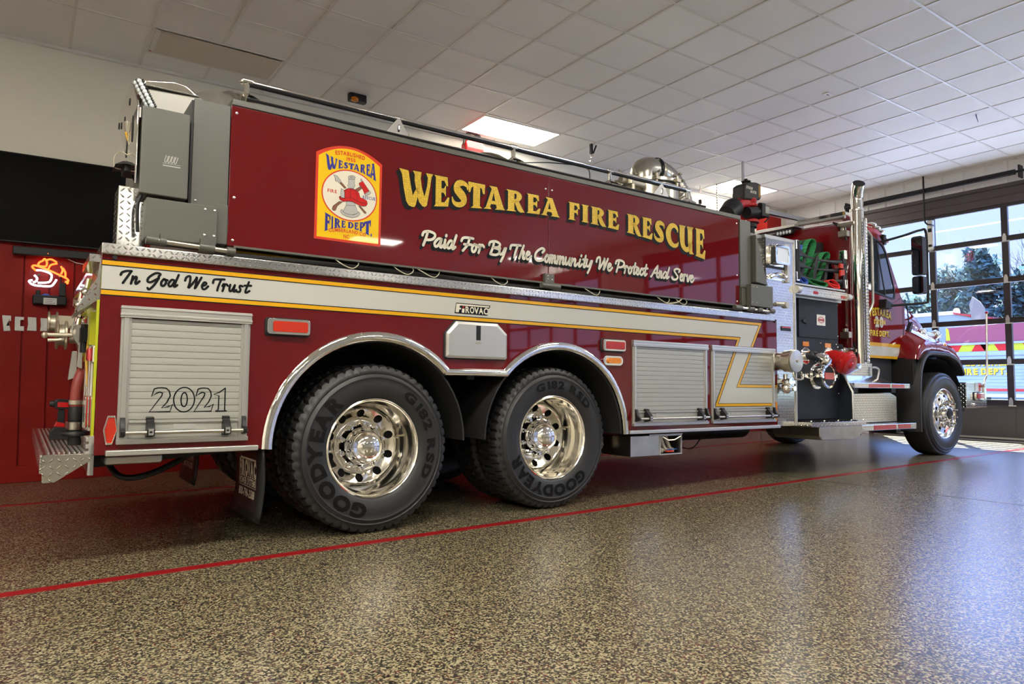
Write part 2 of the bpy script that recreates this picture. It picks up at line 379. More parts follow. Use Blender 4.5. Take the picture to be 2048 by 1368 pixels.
# ------------------------------------------------------------------ lettering
def ribbon(pts, w, n=6, smooth=True):
    """variable width ribbon outline quads: pts (x,y[,w])"""
    P = [(p[0], p[1], p[2] if len(p) > 2 else w) for p in pts]
    C = catmull(P, n) if smooth and len(P) > 2 else P
    L, R = [], []
    for i, (x, y, ww) in enumerate(C):
        a = C[max(i-1, 0)]; b = C[min(i+1, len(C)-1)]
        dx, dy = b[0]-a[0], b[1]-a[1]; l = math.hypot(dx, dy) or 1
        L.append((x-dy/l*ww/2, y+dx/l*ww/2)); R.append((x+dy/l*ww/2, y-dx/l*ww/2))
    return [[L[i], L[i+1], R[i+1], R[i]] for i in range(len(C)-1)]
def disc(x, y, r, n=8): return [(x+r*math.cos(2*PI*k/n), y+r*math.sin(2*PI*k/n)) for k in range(n)]
SERIF = {
 'W': [[(0, 1), (.27, .98), (.34, .62), (.41, .30), (.50, .02), (.46, -.03), (.40, -.02), (.30, .02), (.22, .14), (.15, .45), (.08, .86)],
       [(.50, .02), (.41, .30), (.55, .58), (.60, .42)], [(.40, 1), (.66, 1), (.64, .8), (.68, .55), (.76, .28), (.84, .02), (.78, -.03), (.70, .0), (.60, .12), (.53, .4), (.46, .72), (.46, .9)],
       [(.84, .02), (.76, .28), (.84, .6), (.86, .86), (.80, 1), (1.02, 1), (.97, .9), (.92, .5)]],
 'E': [[(0, 1), (.86, 1), (.90, .70), (.80, .70), (.66, .86), (.47, .86), (.47, .60), (.62, .60), (.76, .72), (.76, .34), (.62, .46), (.47, .46), (.47, .14), (.68, .14), (.90, .32), (1, .30), (.92, 0), (0, 0), (.10, .06), (.10, .94)]],
 'F': [[(0, 1), (.95, 1), (1, .68), (.88, .68), (.72, .86), (.52, .86), (.52, .58), (.68, .58), (.84, .72), (.84, .30), (.68, .43), (.52, .43), (.52, .07), (.66, 0), (0, 0), (.12, .06), (.12, .94)]],
 'S': [('r', [(.93, .66, .04), (.90, .82, .14), (.66, .90, .19), (.38, .84, .26), (.28, .68, .32), (.46, .54, .36), (.66, .40, .36), (.74, .24, .30), (.56, .10, .20), (.28, .10, .17), (.10, .20, .13), (.04, .36, .04)])],
 'T': [[(0, 1), (1, 1), (.97, .60), (.88, .60), (.80, .80), (.70, .84), (.70, .08), (.84, 0), (.16, 0), (.30, .08), (.30, .84), (.20, .80), (.12, .60), (.03, .60)]],
 'A': [[(.24, 1), (.60, 1), (.92, .08), (1, 0), (.52, 0), (.60, .07), (.56, .22), (.33, .22), (.29, .09), (.36, 0), (0, 0), (.10, .08), (.36, .88)], [(.45, .74), (.37, .37), (.52, .37)]],
 'R': [[(0, 1), (.44, 1), (.44, .08), (.55, 0), (0, 0), (.10, .08), (.10, .92)], ('r', [(.38, .93, .14), (.58, .92, .16), (.70, .76, .30), (.60, .56, .18), (.40, .50, .14)]), [(.40, .54), (.66, .54), (.96, .05), (1.02, 0), (.78, -.03), (.64, .05)]],
 'I': [[(0, 1), (1, 1), (.84, .92), (.84, .08), (1, 0), (0, 0), (.16, .08), (.16, .92)]],
 'C': [('r', [(.93, .66, .04), (.88, .82, .14), (.64, .92, .18), (.36, .80, .28), (.22, .50, .36), (.34, .20, .30), (.62, .07, .18), (.88, .14, .14), (.98, .28, .04)])],
 'U': [('r', [(.22, .97, .34), (.22, .5, .32), (.27, .22, .28), (.50, .09, .20), (.70, .2, .18), (.76, .5, .30), (.76, .97, .32)]), [(0, 1), (.46, 1), (.39, .9), (.06, .9)], [(.54, 1), (1, 1), (.92, .9), (.6, .9)], [(.6, .4), (.92, .4), (.92, .1), (1.03, .02), (.72, -.03)]],
 'D': [[(0, 1), (.42, 1), (.42, 0), (0, 0), (.10, .08), (.10, .92)], ('r', [(.36, .93, .14), (.62, .88, .20), (.84, .5, .32), (.62, .12, .20), (.36, .07, .14)])],
 'P': [[(0, 1), (.46, 1), (.46, .08), (.60, 0), (0, 0), (.12, .08), (.12, .92)], ('r', [(.40, .93, .14), (.64, .91, .16), (.80, .72, .32), (.64, .50, .18), (.42, .45, .14)])],
 '.': [[(.2, 0), (.8, 0), (.8, .18), (.2, .18)]],
}
def serif_polys(ch):
    out = []; g = SERIF[ch]
    if ch == 'A': return [(g[0], [g[1]])]
    for p in g:
        if isinstance(p, tuple): out += [(q, []) for q in ribbon(p[1], .2)]
        else: out.append((p, []))
    return out
BRUSH = {
 'P': [[(.42, .92), (.30, .5), (.12, .02)], [(.05, .66), (.16, .88), (.5, .97), (.88, .88), (.93, .68), (.7, .46), (.3, .40)]],
 'a': [[(.85, .58), (.5, .58), (.12, .28), (.2, .05), (.5, .16), (.85, .58)], [(.85, .58), (.68, .14), (.8, .04), (1, .2)]],
 'i': [[(.5, .58), (.25, .14), (.4, .04), (.85, .25)], [(.66, .82), (.74, .9)]],
 'd': [[(.62, .52), (.35, .56), (.06, .25), (.15, .05), (.4, .14), (.65, .5)], [(1, .98), (.62, .17), (.66, .05), (.9, .2)]],
 'F': [[(.08, .66), (.22, .88), (.6, .94), (1, .93)], [(.72, .93), (.55, .45), (.2, .02)], [(.3, .46), (.88, .5)]],
 'o': [[(.5, .57), (.15, .32), (.2, .07), (.5, .06), (.8, .3), (.7, .52), (.5, .57)], [(.7, .53), (1, .5)]],
 'r': [[(.05, .42), (.30, .60), (.28, .3), (.10, .02)], [(.24, .3), (.48, .54), (.72, .58), (.92, .46)]],
 'B': [[(.45, .9), (.35, .5), (.15, .05)], [(.05, .66), (.16, .88), (.6, .97), (.95, .82), (.8, .6), (.4, .52)], [(.4, .52), (.85, .45), (.9, .2), (.6, .04), (.15, .05)]],
 'y': [[(.2, .56), (.12, .25), (.3, .12), (.55, .25), (.8, .58)], [(.95, .6), (.6, .0), (.3, -.36)]],
 'T': [[(.02, .6), (.12, .86), (.5, .92), (1, .95)], [(.72, .92), (.5, .4), (.4, .02)]],
 'h': [[(.72, .98), (.35, .4), (.1, .02)], [(.25, .25), (.6, .55), (.75, .48), (.6, .12), (.75, .04), (1, .2)]],
 'e': [[(.2, .28), (.65, .42), (.7, .55), (.4, .57), (.12, .3), (.25, .06), (.6, .07), (1, .3)]],
 'C': [[(.72, .68), (.9, .9), (.65, .97), (.2, .65), (.08, .25), (.3, .05), (.7, .12), (1, .3)]],
 'm': [[(.12, .58), (.1, .3), (.0, .02)], [(.08, .25), (.3, .55), (.42, .52), (.3, .02)], [(.36, .25), (.6, .55), (.75, .52), (.65, .12), (.75, .05), (1, .25)]],
 'u': [[(.2, .58), (.1, .2), (.25, .05), (.55, .25), (.8, .58)], [(.8, .58), (.65, .14), (.75, .05), (1, .2)]],
 'n': [[(.2, .58), (.12, .3), (0, .02)], [(.12, .25), (.5, .55), (.65, .48), (.52, .12), (.65, .04), (1, .25)]],
 't': [[(.7, .92), (.3, .17), (.4, .04), (.8, .2)], [(.15, .6), (1, .64)]],
 'W': [[(.02, .58), (.1, .86), (.3, .95), (.3, .5), (.23, .05), (.6, .7), (.68, .93), (.65, .4), (.6, .05), (.95, .94)]],
 'c': [[(.8, .45), (.75, .55), (.4, .54), (.1, .25), (.25, .06), (.6, .08), (1, .3)]],
 'A': [[(.05, .02), (.15, .1), (.5, .6), (.85, .98)], [(.85, .98), (.75, .4), (.75, .07), (.92, .04)], [(.3, .35), (.9, .4)]],
 'S': [[(.82, .72), (.95, .9), (.6, .97), (.3, .8), (.5, .55), (.7, .3), (.5, .07), (.15, .05), (.0, .2)]],
 'v': [[(.1, .5), (.3, .57), (.25, .12), (.45, .07), (.85, .5), (1, .57)]],
 'I': [[(.0, .60), (.12, .80), (.5, .93), (.95, .95)], [(.93, .95), (.55, .45), (.22, .02)]],
 'G': [[(.82, .72), (.95, .92), (.6, .95), (.15, .6), (.06, .3), (.3, .26), (.85, .62)], [(.85, .62), (.55, .08), (.2, -.3), (.08, -.2)]],
 's': [[(.05, .06), (.45, .07), (.6, .25), (.45, .42), (.55, .57), (.9, .52)]],
}
def brush_polys(ch, x0, x1, h, w):
    """strokes of one brush letter scaled to real metres, returned as polygons"""
    out = []
    for st in BRUSH[ch]:
        P = [(x0+(x1-x0)*p[0], h*p[1]) for p in st]
        out += ribbon(P, w)
        out.append(disc(P[0][0], P[0][1], w/2)); out.append(disc(P[-1][0], P[-1][1], w/2))
    return out
_tc = {}
def sans(ch, bold=.0):
    """built-in font glyph -> (verts2d, faces, advance), cap height 1"""
    k = (ch, bold)
    if k in _tc: return _tc[k]
    c = D.curves.new('t', 'FONT'); c.body = ch; c.size = 1; c.offset = bold; c.resolution_u = 3
    o = D.objects.new('t', c); me = o.to_mesh()
    vs = [(v.co.x/.682, v.co.y/.682) for v in me.vertices]; fs = [tuple(p.vertices) for p in me.polygons]
    o.to_mesh_clear(); D.objects.remove(o); D.curves.remove(c)
    adv = max([v[0] for v in vs], default=.35)+.12
    _tc[k] = (vs, fs, adv); return _tc[k]
def put_text(mb, txt, put, h, size, bold=.02, sx=1., center=True, mi=0, gap=0.):
    """lay out straight text; put((u,v),h) maps metres -> 3D; origin at centre of baseline"""
    adv = []
    for ch in txt: adv.append((.38 if ch == ' ' else sans(ch, bold)[2]+gap))
    tot = sum(adv); u = -tot/2 if center else 0
    for ch, a in zip(txt, adv):
        if ch != ' ':
            vs, fs, _ = sans(ch, bold)
            mb.add([put(((u+x)*size*sx, y*size), h) for x, y in vs], fs, mi)
        u += a
    return tot*size*sx
# ------------------------------------------------------------------ room shell
CH = 4.36
XD = 12.5        # plane of the garage doors
struct(MB().box(-6, XD+.35, -10.5, 8.5, -.12, 0).build('floor', 'floor', sm=0))
struct(MB().box(-6, XD+.05, -10.5, 8.5, CH, CH+.1).build('ceiling', 'ceil', sm=0))
t = MB()
for k in range(-10, 19):
    x = .935+.635*k
    if x < XD: t.box(x-.012, x+.012, -10.4, 8.35, CH-.007, CH-.0005)
def ysh(y, x): return y+.014*(x-2)
for k in range(0, 28):
    y = 8.0-.01-.636*k+.636-1.266+.0
    a, b = ysh(y, -6), ysh(y, XD)
    if max(a, b) < 8.34:
        t.prism([(-5.9, a-.012), (XD, b-.012), (XD, b+.012), (-5.9, a+.012)], CH-.0075, CH-.0006, 'z')
t.box(-6, XD, 8.31, 8.347, CH-.03, CH-.0004)
struct(t.build('trim_1', 'tbar', sm=0))
# back wall: painted boards below, plaster above
zb = 2.44
w = MB().box(-6, XD, 8.37, 8.5, 0, CH)
x = -5.935+.0
while x < XD-.02:
    w.box(x, min(x+.199, XD), 8.347, 8.371, .0, zb); x += .2115
wr = w
struct(wr.build('wall_back', 'wallr', bev=.004, bs=1))
struct(MB().box(-6, XD, 8.347, 8.372, zb, CH-.001).build('wall_back_plaster', 'wallw', sm=0))
struct(MB().box(-6, XD, 8.325, 8.347, 0, .16).build('baseboard_back', 'wallr', bev=.004, bs=1))
struct(MB().box(11.55, 12.0, 8.1, 8.347, 0, 4.15).build('wall_back_pilaster', 'wallr', bev=.01))
struct(MB().box(-6.1, -6, -10.5, 8.5, 0, CH).build('wall_left', 'wallw', sm=0))
struct(MB().box(-6, XD, -10.6, -10.5, 0, zb).build('wall_near', 'wallg', sm=0))
struct(MB().box(-6, XD, -10.6, -10.5, zb, CH).build('wall_near_plaster', 'wallg', sm=0))
# door wall: corrugated white siding with bronze-framed openings
doors = (4.53, -1.5, -7.5); hw = 2.14; zt = 3.70
w = MB()
edges = [8.5]+[v for c in doors for v in (c+hw+.10, c-hw-.10)]+[-10.5]
for i in range(0, len(edges), 2): w.box(XD, XD+.08, edges[i+1], edges[i], 0, CH)
for c in doors: w.box(XD, XD+.08, c-hw-.10, c+hw+.10, 4.0, CH)
y = 8.25
while y > -10.4:
    zl = 0.
    if any(abs(y-c) < hw+.14 for c in doors): zl = 4.0
    w.prism([(XD+.001, y-.035), (XD-.03, y-.022), (XD-.03, y+.022), (XD+.001, y+.035)], zl, CH, 'z'); y -= .3145
struct(w.build('wall_right', 'wallm', sm=0))
# the overhead doors
def garage_door(name, c):
    r = D.objects.new(name, None); COL.objects.link(r); r.location = (XD, c, 0); struct(r)
    f = MB()
    f.box(.0, .09, -hw-.10, -hw, 0, 4.0).box(.0, .09, hw, hw+.10, 0, 4.0)
    f.box(-.02, .09, -hw-.10, hw+.10, zt, 4.0).box(-.05, -.02, -hw-.10, hw+.10, 3.95, 4.005).box(-.03, -.02, -hw-.1, hw+.1, zt+.12, zt+.128)
    lab(f.build('header', 'brown', r, sm=0), 'bronze header and jambs of the glazed overhead door')
    zr = [.60, 1.235, 1.872, 2.507, 3.15]
    m = MB()
    for z in zr: m.box(.0, .05, -hw, hw, z-.042, z+.042).box(-.012, .0, -hw, hw, z-.042, z-.030).box(-.012, 0, -hw, hw, z+.028, z+.042)
    m.box(0, .05, -hw, hw, zt-.05, zt)
    for k in range(5):
        y = -hw+hw*2*k/4; a, b = (y-.045, y+.045)
        m.box(-.002, .05, max(a, -hw), min(b, hw), .6, zt)
    m.build('sash', 'dark', r, sm=0)
    p = MB().box(.0, .05, -hw, hw, .02, .56)
    for k in range(1, 4): p.box(-.006, .0, -hw+hw*2*k/4-.055, -hw+hw*2*k/4-.045, .05, .55)
    p.box(-.008, .052, -hw, hw, .0, .035).box(-.008, 0, -hw, hw, .515, .528)
    p.build('bottom_panel', 'dpanel', r, sm=0)
    MB().box(-.02, .0, -hw, hw, .036, .062).box(-.02, 0, -hw, hw, .0, .012).build('bottom_seal', 'alu', r, sm=0)
    MB().box(.022, .026, -hw, hw, .6, zt-.03).build('glass', 'glass', r, sm=0)
    for k in range(5):
        y = -hw+hw*2*k/4
        for z in zr:
            h = MB().prism([(y-.028, z-.05), (y+.028, z-.05), (y+.028, z+.03), (y+.012, z+.08), (y-.012, z+.08), (y-.028, z+.03)], -.02, -.012, 'x')
            h.cyl((-.02, y-.07, z-.045), (-.02, y+.03, z-.045), .011, seg=8); h.build('hinge', 'alu', r)
    return r
for i, c in enumerate(doors): garage_door('door_%d' % (i+1), c)
sh = MB(); zs, xs = 4.12, XD-.16
sh.cyl((xs, 4.30, zs), (xs, 7.0, zs), .042); sh.cyl((xs, 2.6, zs), (xs, 4.3, zs), .02)
sh.box(xs-.01, XD-.031, 4.24, 4.26, 4.03, 4.22).box(xs-.01, XD-.031, 6.98, 7.0, 4.03, 4.2)
s_ = tag(sh.build('torsion_spring_shaft', 'blk'), 'long black spring shaft above the glazed overhead door beside the truck', 'door hardware')
tr = MB().box(9.0, 12.3, 6.78, 6.84, 3.60, 3.615).box(9.0, 12.3, 6.78, 6.788, 3.60, 3.68)
for x in (9.1,): tr.box(x, x+.03, 6.79, 6.82, 3.61, CH)
tag(tr.build('overhead_door_track', 'alu', sm=0), 'horizontal galvanised door track hanging below the ceiling behind the cab', 'door track')
cb = MB().tube(catmull([(12.28, 5.60, CH), (12.28, 5.60, 4.0), (12.28, 5.60, 3.64), (12.29, 5.575, 3.55), (12.33, 5.53, 3.53), (12.44, 5.53, 3.53)], 6), .014, 8)
tag(cb.build('drop_cable', 'blk'), 'black cable dropping from the ceiling in front of the overhead door', 'cable')
op = thing('door_sensor_box', 'slim grey box on the upper door mullion under the black drop cable', 'sensor', (XD-.03, 5.60, 3.13))
MB().box(-.035, .028, -.05, .04, 0, .50).build('housing', 'alu', op, bev=.006)
MB().box(-.045, -.035, -.03, .02, .05, .09).box(-.045, -.035, -.03, .02, .3, .36).build('clip', 'blk', op)
# red lane lines
struct(MB().box(-6, XD-.02, 3.975, 4.055, .0, .0015).build('floor_marking_1', 'line', sm=0))
struct(MB().box(6.33, 6.338, -10.5, 8.3, .0, .001).build('floor_joint_1', 'blkm', sm=0))
struct(MB().box(-6, XD-.02, 6.80, 6.885, .0, .0015).build('floor_marking_2', 'line', sm=0))
# ------------------------------------------------------------------ ceiling fixtures
def fixture(x, y, label, on=True, group=None, m='panel'):
    r = thing('ceiling_light', label, 'ceiling light', (x, y, CH), group)
    f = MB(); f.prism([(-.63, -.315), (.63, -.315), (.63, .315), (-.63, .315)], -.0085, -.001, 'z', holes=[[(-.605, -.29), (-.605, .29), (.605, .29), (.605, -.29)]])
    f.build('frame', 'tbar', r, sm=0)
    MB().box(-.605, .605, -.29, .29, -.0075, -.002).build('diffuser', m if on else 'panoff', r, sm=0)
    return r
fixture(5.38, 7.75, 'bright flat ceiling panel above the middle of the truck tank', m='panel2')
fixture(10.43, 7.81, 'bright flat ceiling panel behind the red and black water cannon', m='panel2')
off = fixture(1.56, 7.63, 'unlit flat ceiling panel with pale strip at one end', on=False)
MB().box(-.60, -.555, -.27, .22, -.016, -.0085).build('emergency_strip', 'tbar', off); MB().box(-.595, -.575, .235, .255, -.013, -.0076).build('indicator', 'lensro', off)
G = 'lit ceiling panels over the near bays'
for x in (-4.6, -2.5, -.4, 1.6, 5.8, 10.0):
    for y in (1.55,)+((-3.0,) if x < 0 else ()): fixture(x, y, 'unseen ceiling panel added to light the near parking bays', group=G)  # unseen panels added to brighten the truck side and the ceiling
for x in (-2.6, 2.2, 7.0, 11.7): fixture(x, -7.3, 'unseen ceiling panel added to light the near parking bays', group=G)
st = thing('strobe_light', 'small black ceiling strobe with amber lens above the crest', 'strobe', (3.17, 7.77, CH))
MB().prism(rbox2(-.11, .11, -.05, .05, .03), -.085, 0, 'z').build('housing', 'blk', st, bev=.01)
MB().sphere((-.045, -.03, -.07), .055, 14, 8, (1, .7, .6)).build('lens', 'amber', st)
sp_ = thing('ceiling_marker_plate', 'tiny white plate with dark arrow on the ceiling tiles', 'sign', (7.77, 4.58, CH))
MB().box(-.06, .06, -.04, .04, -.012, -.001).build('plate', 'wallm', sp_)
MB().prism([(-.02, -.01), (.03, 0), (-.02, .01)], -.0145, -.0121, 'z').build('arrow', 'blk', sp_)
fl = MB().add([(9.93, 3.86, CH-.002), (10.02, 3.90, CH-.002), (10.0, 3.87, CH-.09), (9.98, 3.86, CH-.10)], [(0, 1, 2, 3)])
tag(fl.build('torn_ceiling_flap', 'blue', solid=.004), 'torn dark blue flap hanging from a ceiling tile', 'flap')
# pulley, cables, chain, red cord and cord reel hanging over the tank
pl = thing('cable_pulley', 'black ceiling hook with chain pulley carrying thin cables above the tank', 'pulley', (6.66, 7.52, CH))
h = MB().box(-.05, -.02, -.02, .02, -.14, 0).tube([(.06, 0, -.003), (-.0, 0, -.13)], .012, 6); h.build('hook', 'blk', pl)
c = MB()
for k in range(7):
    z = -.13-.03*k; x = -.005-.013*k; c.tube([(x+.012*math.cos(a), .012*(math.sin(a) if k % 2 else 0), z+.02*math.sin(a)) for a in [2*PI*i/8 for i in range(8)]], .004, 5, closed=True)
c.build('chain', 'chrome', pl); MB().sphere((-.10, 0, -.36), .035, 10, 6).build('ball', 'cast', pl)
MB().tube(catmull([(-.10, 0, -.33), (-.35, 0, -.36), (-.9, 0, -.42), (-1.5, .1, -.52)], 6), .008, 6).tube(catmull([(-.10, 0, -.33), (-.07, 0, -.45), (-.065, 0, -.62)], 5), .008, 6).build('cable', 'blk', pl)
cr = thing('cord_reel', 'orange-red cord reel hung from the ceiling by the back wall', 'cord reel', (4.98, 8.1, CH))
MB().prism([(-.15, -.34), (.20, -.40), (.16, -.17), (.08, -.08), (-.06, -.07), (-.15, -.17)], -.07, .07, 'y').build('case', mat and 'redcast', cr, bev=.03)
MB().tube(catmull([(-.14, 0, -.18), (-.10, 0, -.04), (0, 0, -.002), (.12, 0, -.03)], 5), .018, 8).build('bracket', 'blk', cr)
cn = MB()
for k in range(14): cn.sphere((9.79, 7.85, CH-.02-.045*k), .017, 6, 4, (1, 1, 1.3))
tag(cn.build('pull_chain', 'steel'), 'thin bead chain hanging from the ceiling over the tank front', 'chain')
rc = thing('pull_switch', 'red pull cord with black cap hanging near the back wall', 'cord', (9.65, 8.1, CH))
MB().cyl((0, 0, -.32), (0, 0, -.80), .009, seg=6).cyl((0, 0, -.3), (0, 0, -.001), .004, seg=5).build('rope', 'lensr', rc); MB().cyl((0, 0, -.25), (0, 0, -.32), .03, seg=10).build('cap', 'blk', rc)
# ------------------------------------------------------------------ back wall things
tv = thing('television', 'large dark flat-screen television above the red wall boards', 'television', (.17, 8.345, 2.32))
MB().box(-.80, .80, -.075, -.035, .0, .875).box(-.3, .3, -.035, -.002, .2, .6).build('case', 'blk', tv, bev=.004)
MB().box(-.79, .79, -.0765, -.0752, .012, .865).build('screen', 'screen', tv, sm=0)
sb = thing('sound_bar', 'long black sound bar mounted below the television', 'speaker', (.23, 8.345, 2.2))
MB().box(-.345, .345, -.10, -.02, .002, .082).box(-.05, .05, -.02, 0, .02, .06).build('case', 'blk', sb, bev=.012)
MB().sphere((-.06, -.101, .03), .004, 8, 4).build('indicator', 'neono', sb)
MB().tube([(.1, -.03, .005), (.18, -.03, -.03), (.33, -.03, -.05), (.45, -.03, -.03)], .004, 6).build('cable', 'paper', sb)
ns = thing('neon_helmet_sign', 'glowing orange and white neon fire helmet sign on red boards', 'neon sign', (0, 8.335, 1.9))
def neon(name, m, pts, closed=False):
    P = [(x, -.045, z-1.9) for x, z in pts]
    MB().tube(catmull(P, 5, closed), .0085, 8, closed=closed).build(name, m, ns)
neon('brim_tube', 'neono', [(.08, 2.057), (.047, 2.09), (.057, 2.108), (.097, 2.103), (.184, 2.072), (.273, 2.031), (.333, 2.001), (.348, 1.978), (.326, 1.969)])
neon('brim_tube', 'neono', [(.319, 1.969), (.345, 1.960), (.334, 1.948)])
neon('shield_tube', 'neono', [(.096, 2.112), (.103, 2.143), (.128, 2.160), (.145, 2.182), (.164, 2.149), (.154, 2.108)], True)
neon('dome_tube', 'neono', [(.153, 2.165), (.196, 2.182), (.247, 2.156)])
neon('dome_tube', 'neono', [(.177, 2.08), (.197, 2.125), (.251, 2.145)])
neon('dome_tube', 'neono', [(.281, 2.12), (.297, 2.082), (.284, 2.041)])
neon('dome_tube', 'neono', [(.297, 2.104), (.32, 2.061), (.321, 2.013)])
neon('visor_tube', 'neonw', [(.08, 2.063), (.119, 2.066), (.185, 2.046), (.207, 2.017), (.194, 1.963), (.158, 1.947), (.094, 1.941)])
neon('mask_tube', 'neonw', [(.064, 2.014), (.086, 1.989), (.083, 1.959), (.058, 1.94)])
neon('chin_tube', 'neonw', [(.051, 1.965), (.023, 1.95), (.059, 1.918), (.131, 1.911), (.203, 1.916), (.231, 1.949), (.248, 1.985)])
bp = [(.02, 1.93), (.06, 1.89), (.22, 1.89), (.27, 1.96), (.36, 1.94), (.37, 2.0), (.31, 2.13), (.25, 2.19), (.14, 2.2), (.09, 2.14), (.03, 2.10)]
MB().prism([(x, z-1.9) for x, z in bp], -.030, -.026, 'y').build('acrylic_back', 'glass', ns, sm=0)
MB().cyl((.1, -.026, .12), (.1, 0, .12), .012).cyl((.28, -.026, .12), (.28, 0, .12), .012).build('standoff', 'chrome', ns)
ch = thing('radio_charger', 'black wall charger holding a handheld radio below the neon sign', 'charger', (.2, 8.345, 1.725))
MB().box(-.145, .14, -.09, 0, .0, .095).build('cradle', 'blk', ch, bev=.015)
MB().prism([(-.055, .004), (.055, .004), (.055, .068), (-.055, .068)], -.0925, -.0905, 'y').build('label_plate', 'paper', ch, sm=0)
MB().box(-.045, .035, -.0935, -.0926, .05, .053).box(-.045, .02, -.0935, -.0926, .034, .037).box(-.045, .045, -.0935, -.0926, .016, .019).build('label_print', 'blk', ch, sm=0)
MB().box(-.118, -.08, -.06, -.02, .096, .145).build('spare_pocket', 'blk', ch, bev=.006)
MB().sphere((-.035, -.045, .095), .035, 12, 6, (1, .8, .5)).build('dome_button', 'bweb', ch)
rd = thing('handheld_radio', 'black handheld radio standing at the end of the wall charger', 'radio', (.2+.1, 8.3, 1.822))
MB().box(-.028, .028, -.03, .015, 0, .13).build('body', 'blk', rd, bev=.006); MB().cyl((-.015, 0, .13), (-.015, 0, .20), .007, seg=8).cyl((.015, 0, .13), (.015, 0, .15), .008, seg=8).build('antenna', 'blk', rd)
shapes = [([(-.18, 1.611), (-.11, 1.61), (-.109, 1.56), (-.126, 1.556), (-.109, 1.462), (-.164, 1.458)], 'white paper letter on red boards, first of the row, flared shape'),
 ([(-.079, 1.603), (-.007, 1.601), (-.007, 1.575), (-.035, 1.57), (-.035, 1.51), (-.004, 1.512), (-.003, 1.464), (-.078, 1.467)], 'white paper letter with square notch, second of the row'),
 ([(.023, 1.603), (.094, 1.601), (.098, 1.468), (.02, 1.47), (.028, 1.53)], 'cream crinkled paper letter, third of the row on red boards'),
 ([(.127, 1.598), (.205, 1.597), (.2, 1.469), (.126, 1.469), (.132, 1.52)], 'cream paper letter partly hidden by the rear valve')]
for P, l in shapes:
    z0 = min(p[1] for p in P)
    tag(MB().prism(P, 8.335, 8.347, 'y').build('paper_letter', 'paper', bev=.003), l, 'paper letter')
# ------------------------------------------------------------------ outside the doors
struct(MB().box(12.86, 34, -60, 60, -.12, -.03).build('ground_apron', 'asph', sm=0))
struct(MB().box(34, 200, -120, 160, -.2, -.06).build('ground_lawn', 'grass', sm=0))
# ------------------------------------------------------------------ the fire truck (local frame: x forward, y into the truck from its near side, z up)
TY, TRK = 0.00284915, -0.0158947
ex = Vector((math.cos(TY), math.sin(TY), TRK)).normalized(); ey = Vector((-math.sin(TY), math.cos(TY), 0)); ez = ex.cross(ey)
TRUCK = thing('fire_truck', 'long maroon fire tanker truck with gold lettering and two rear wheels in view', 'fire truck')
MT = Matrix((ex, ey, ez)).transposed().to_4x4(); MT.translation = (0, 4.19, 0); TRUCK.matrix_world = MT
T = TRUCK
def gz(x): return .0159*x          # local height of the floor
def sub(name, parent=T):
    o = D.objects.new(name, None); COL.objects.link(o); o.parent = parent; o.empty_display_size = .1; return o
def PY(p, h): return (p[0], h, p[1])
# chassis
f = MB()
for y in (.80, 1.60): f.box(.5, 10.3, y, y+.09, .66, .93)
for x in (.6, 2.55, 4.4, 6.2, 8.2): f.box(x, x+.1, .8, 1.69, .70, .9)
for x, z in ((1.858, .565), (3.322, .588), (9.68, .684)):
    f.cyl((x, .4, z), (x, 2.05, z), .085); 
    if x < 5: f.sphere((x, 1.2, z), .24, 16, 10); f.box(x-.6, x+.6, .72, .79, z+.10, z+.17)
f.cyl((2.0, 1.2, .62), (8.5, 1.2, .85), .05)
f.build('chassis_frame', 'blkm', T)
lin = MB()
for cx, r in ((1.847, .66), (3.33, .66)):
    P = ell(cx, .60, r, r, 24, 0, 180); Q = ell(cx, .60, r-.012, r-.012, 24, 0, 180)
    lin.prism(P+Q[::-1], .004, 2.44)
lin.box(1.2, 4.0, .86, .875, .62, 1.64)
lin.build('wheel_well_liner', 'blkm', T)
for x in (2.55, 2.72):
    air = MB()
    for k in range(5): air.lathe([(.0, 0), (.09, 0), (.11, .02), (.09, .04), (0, .04)], (x, .55, .80+.045*k), (0, 0, 1), 16)
    air.build('air_spring', 'blk', T)
air = MB().tube(catmull([(2.4, .45, 1.05), (2.5, .4, .95), (2.65, .42, 1.0), (2.8, .5, .9)], 5), .02, 8); air.build('air_line', 'blk', T)
MB().cyl((2.58, .06, 1.05), (2.58, .06, 1.02), .03, seg=10).build('body_mount_plug', 'blk', T)
# body shell
BZ0, BZ1, BX0, BX1 = .60, 1.655, .297, 6.085
def arc(cx, a0, a1, r, n=22): return [(cx+r*math.cos(math.radians(a0+(a1-a0)*k/n)), .597+r*math.sin(math.radians(a0+(a1-a0)*k/n))) for k in range(n+1)]
RI = .672
a_ = math.degrees(math.acos((2.351-1.847)/.70))
prof = [(BX0, BZ0), (1.847-RI, BZ0)]+arc(1.847, 180, 43.5, RI)+arc(3.33, 136.5, 0, RI)+[(BX1, BZ0), (BX1, BZ1), (BX0, BZ1)]
MB().prism(prof, 0, 2.45).build('body', 'red', T, bev=.008)
ft = MB()
path = arc(1.847, 180, 43.9, .687, 26)+arc(3.33, 136.1, 0, .687, 26)
def strip(path, w, y0, y1, mbx):
    sec = [(-w/2, y1), (-w/2, y0+.012), (-w/4, y0), (w/4, y0), (w/2, y0+.012), (w/2, y1)]
    n = len(path); vs = []
    for i, (x, z) in enumerate(path):
        a = path[max(i-1, 0)]; b = path[min(i+1, n-1)]; d = Vector((b[0]-a[0], b[1]-a[1])).normalized(); nn = Vector((-d.y, d.x))
        for o_, y in sec: vs.append((x+nn.x*o_, y, z+nn.y*o_))
    m = len(sec); fs = [(i*m+k, i*m+k+1, (i+1)*m+k+1, (i+1)*m+k) for i in range(n-1) for k in range(m-1)]
    fs += [tuple(range(m)), tuple((n-1)*m+k for k in range(m))]
    mbx.add(vs, fs)
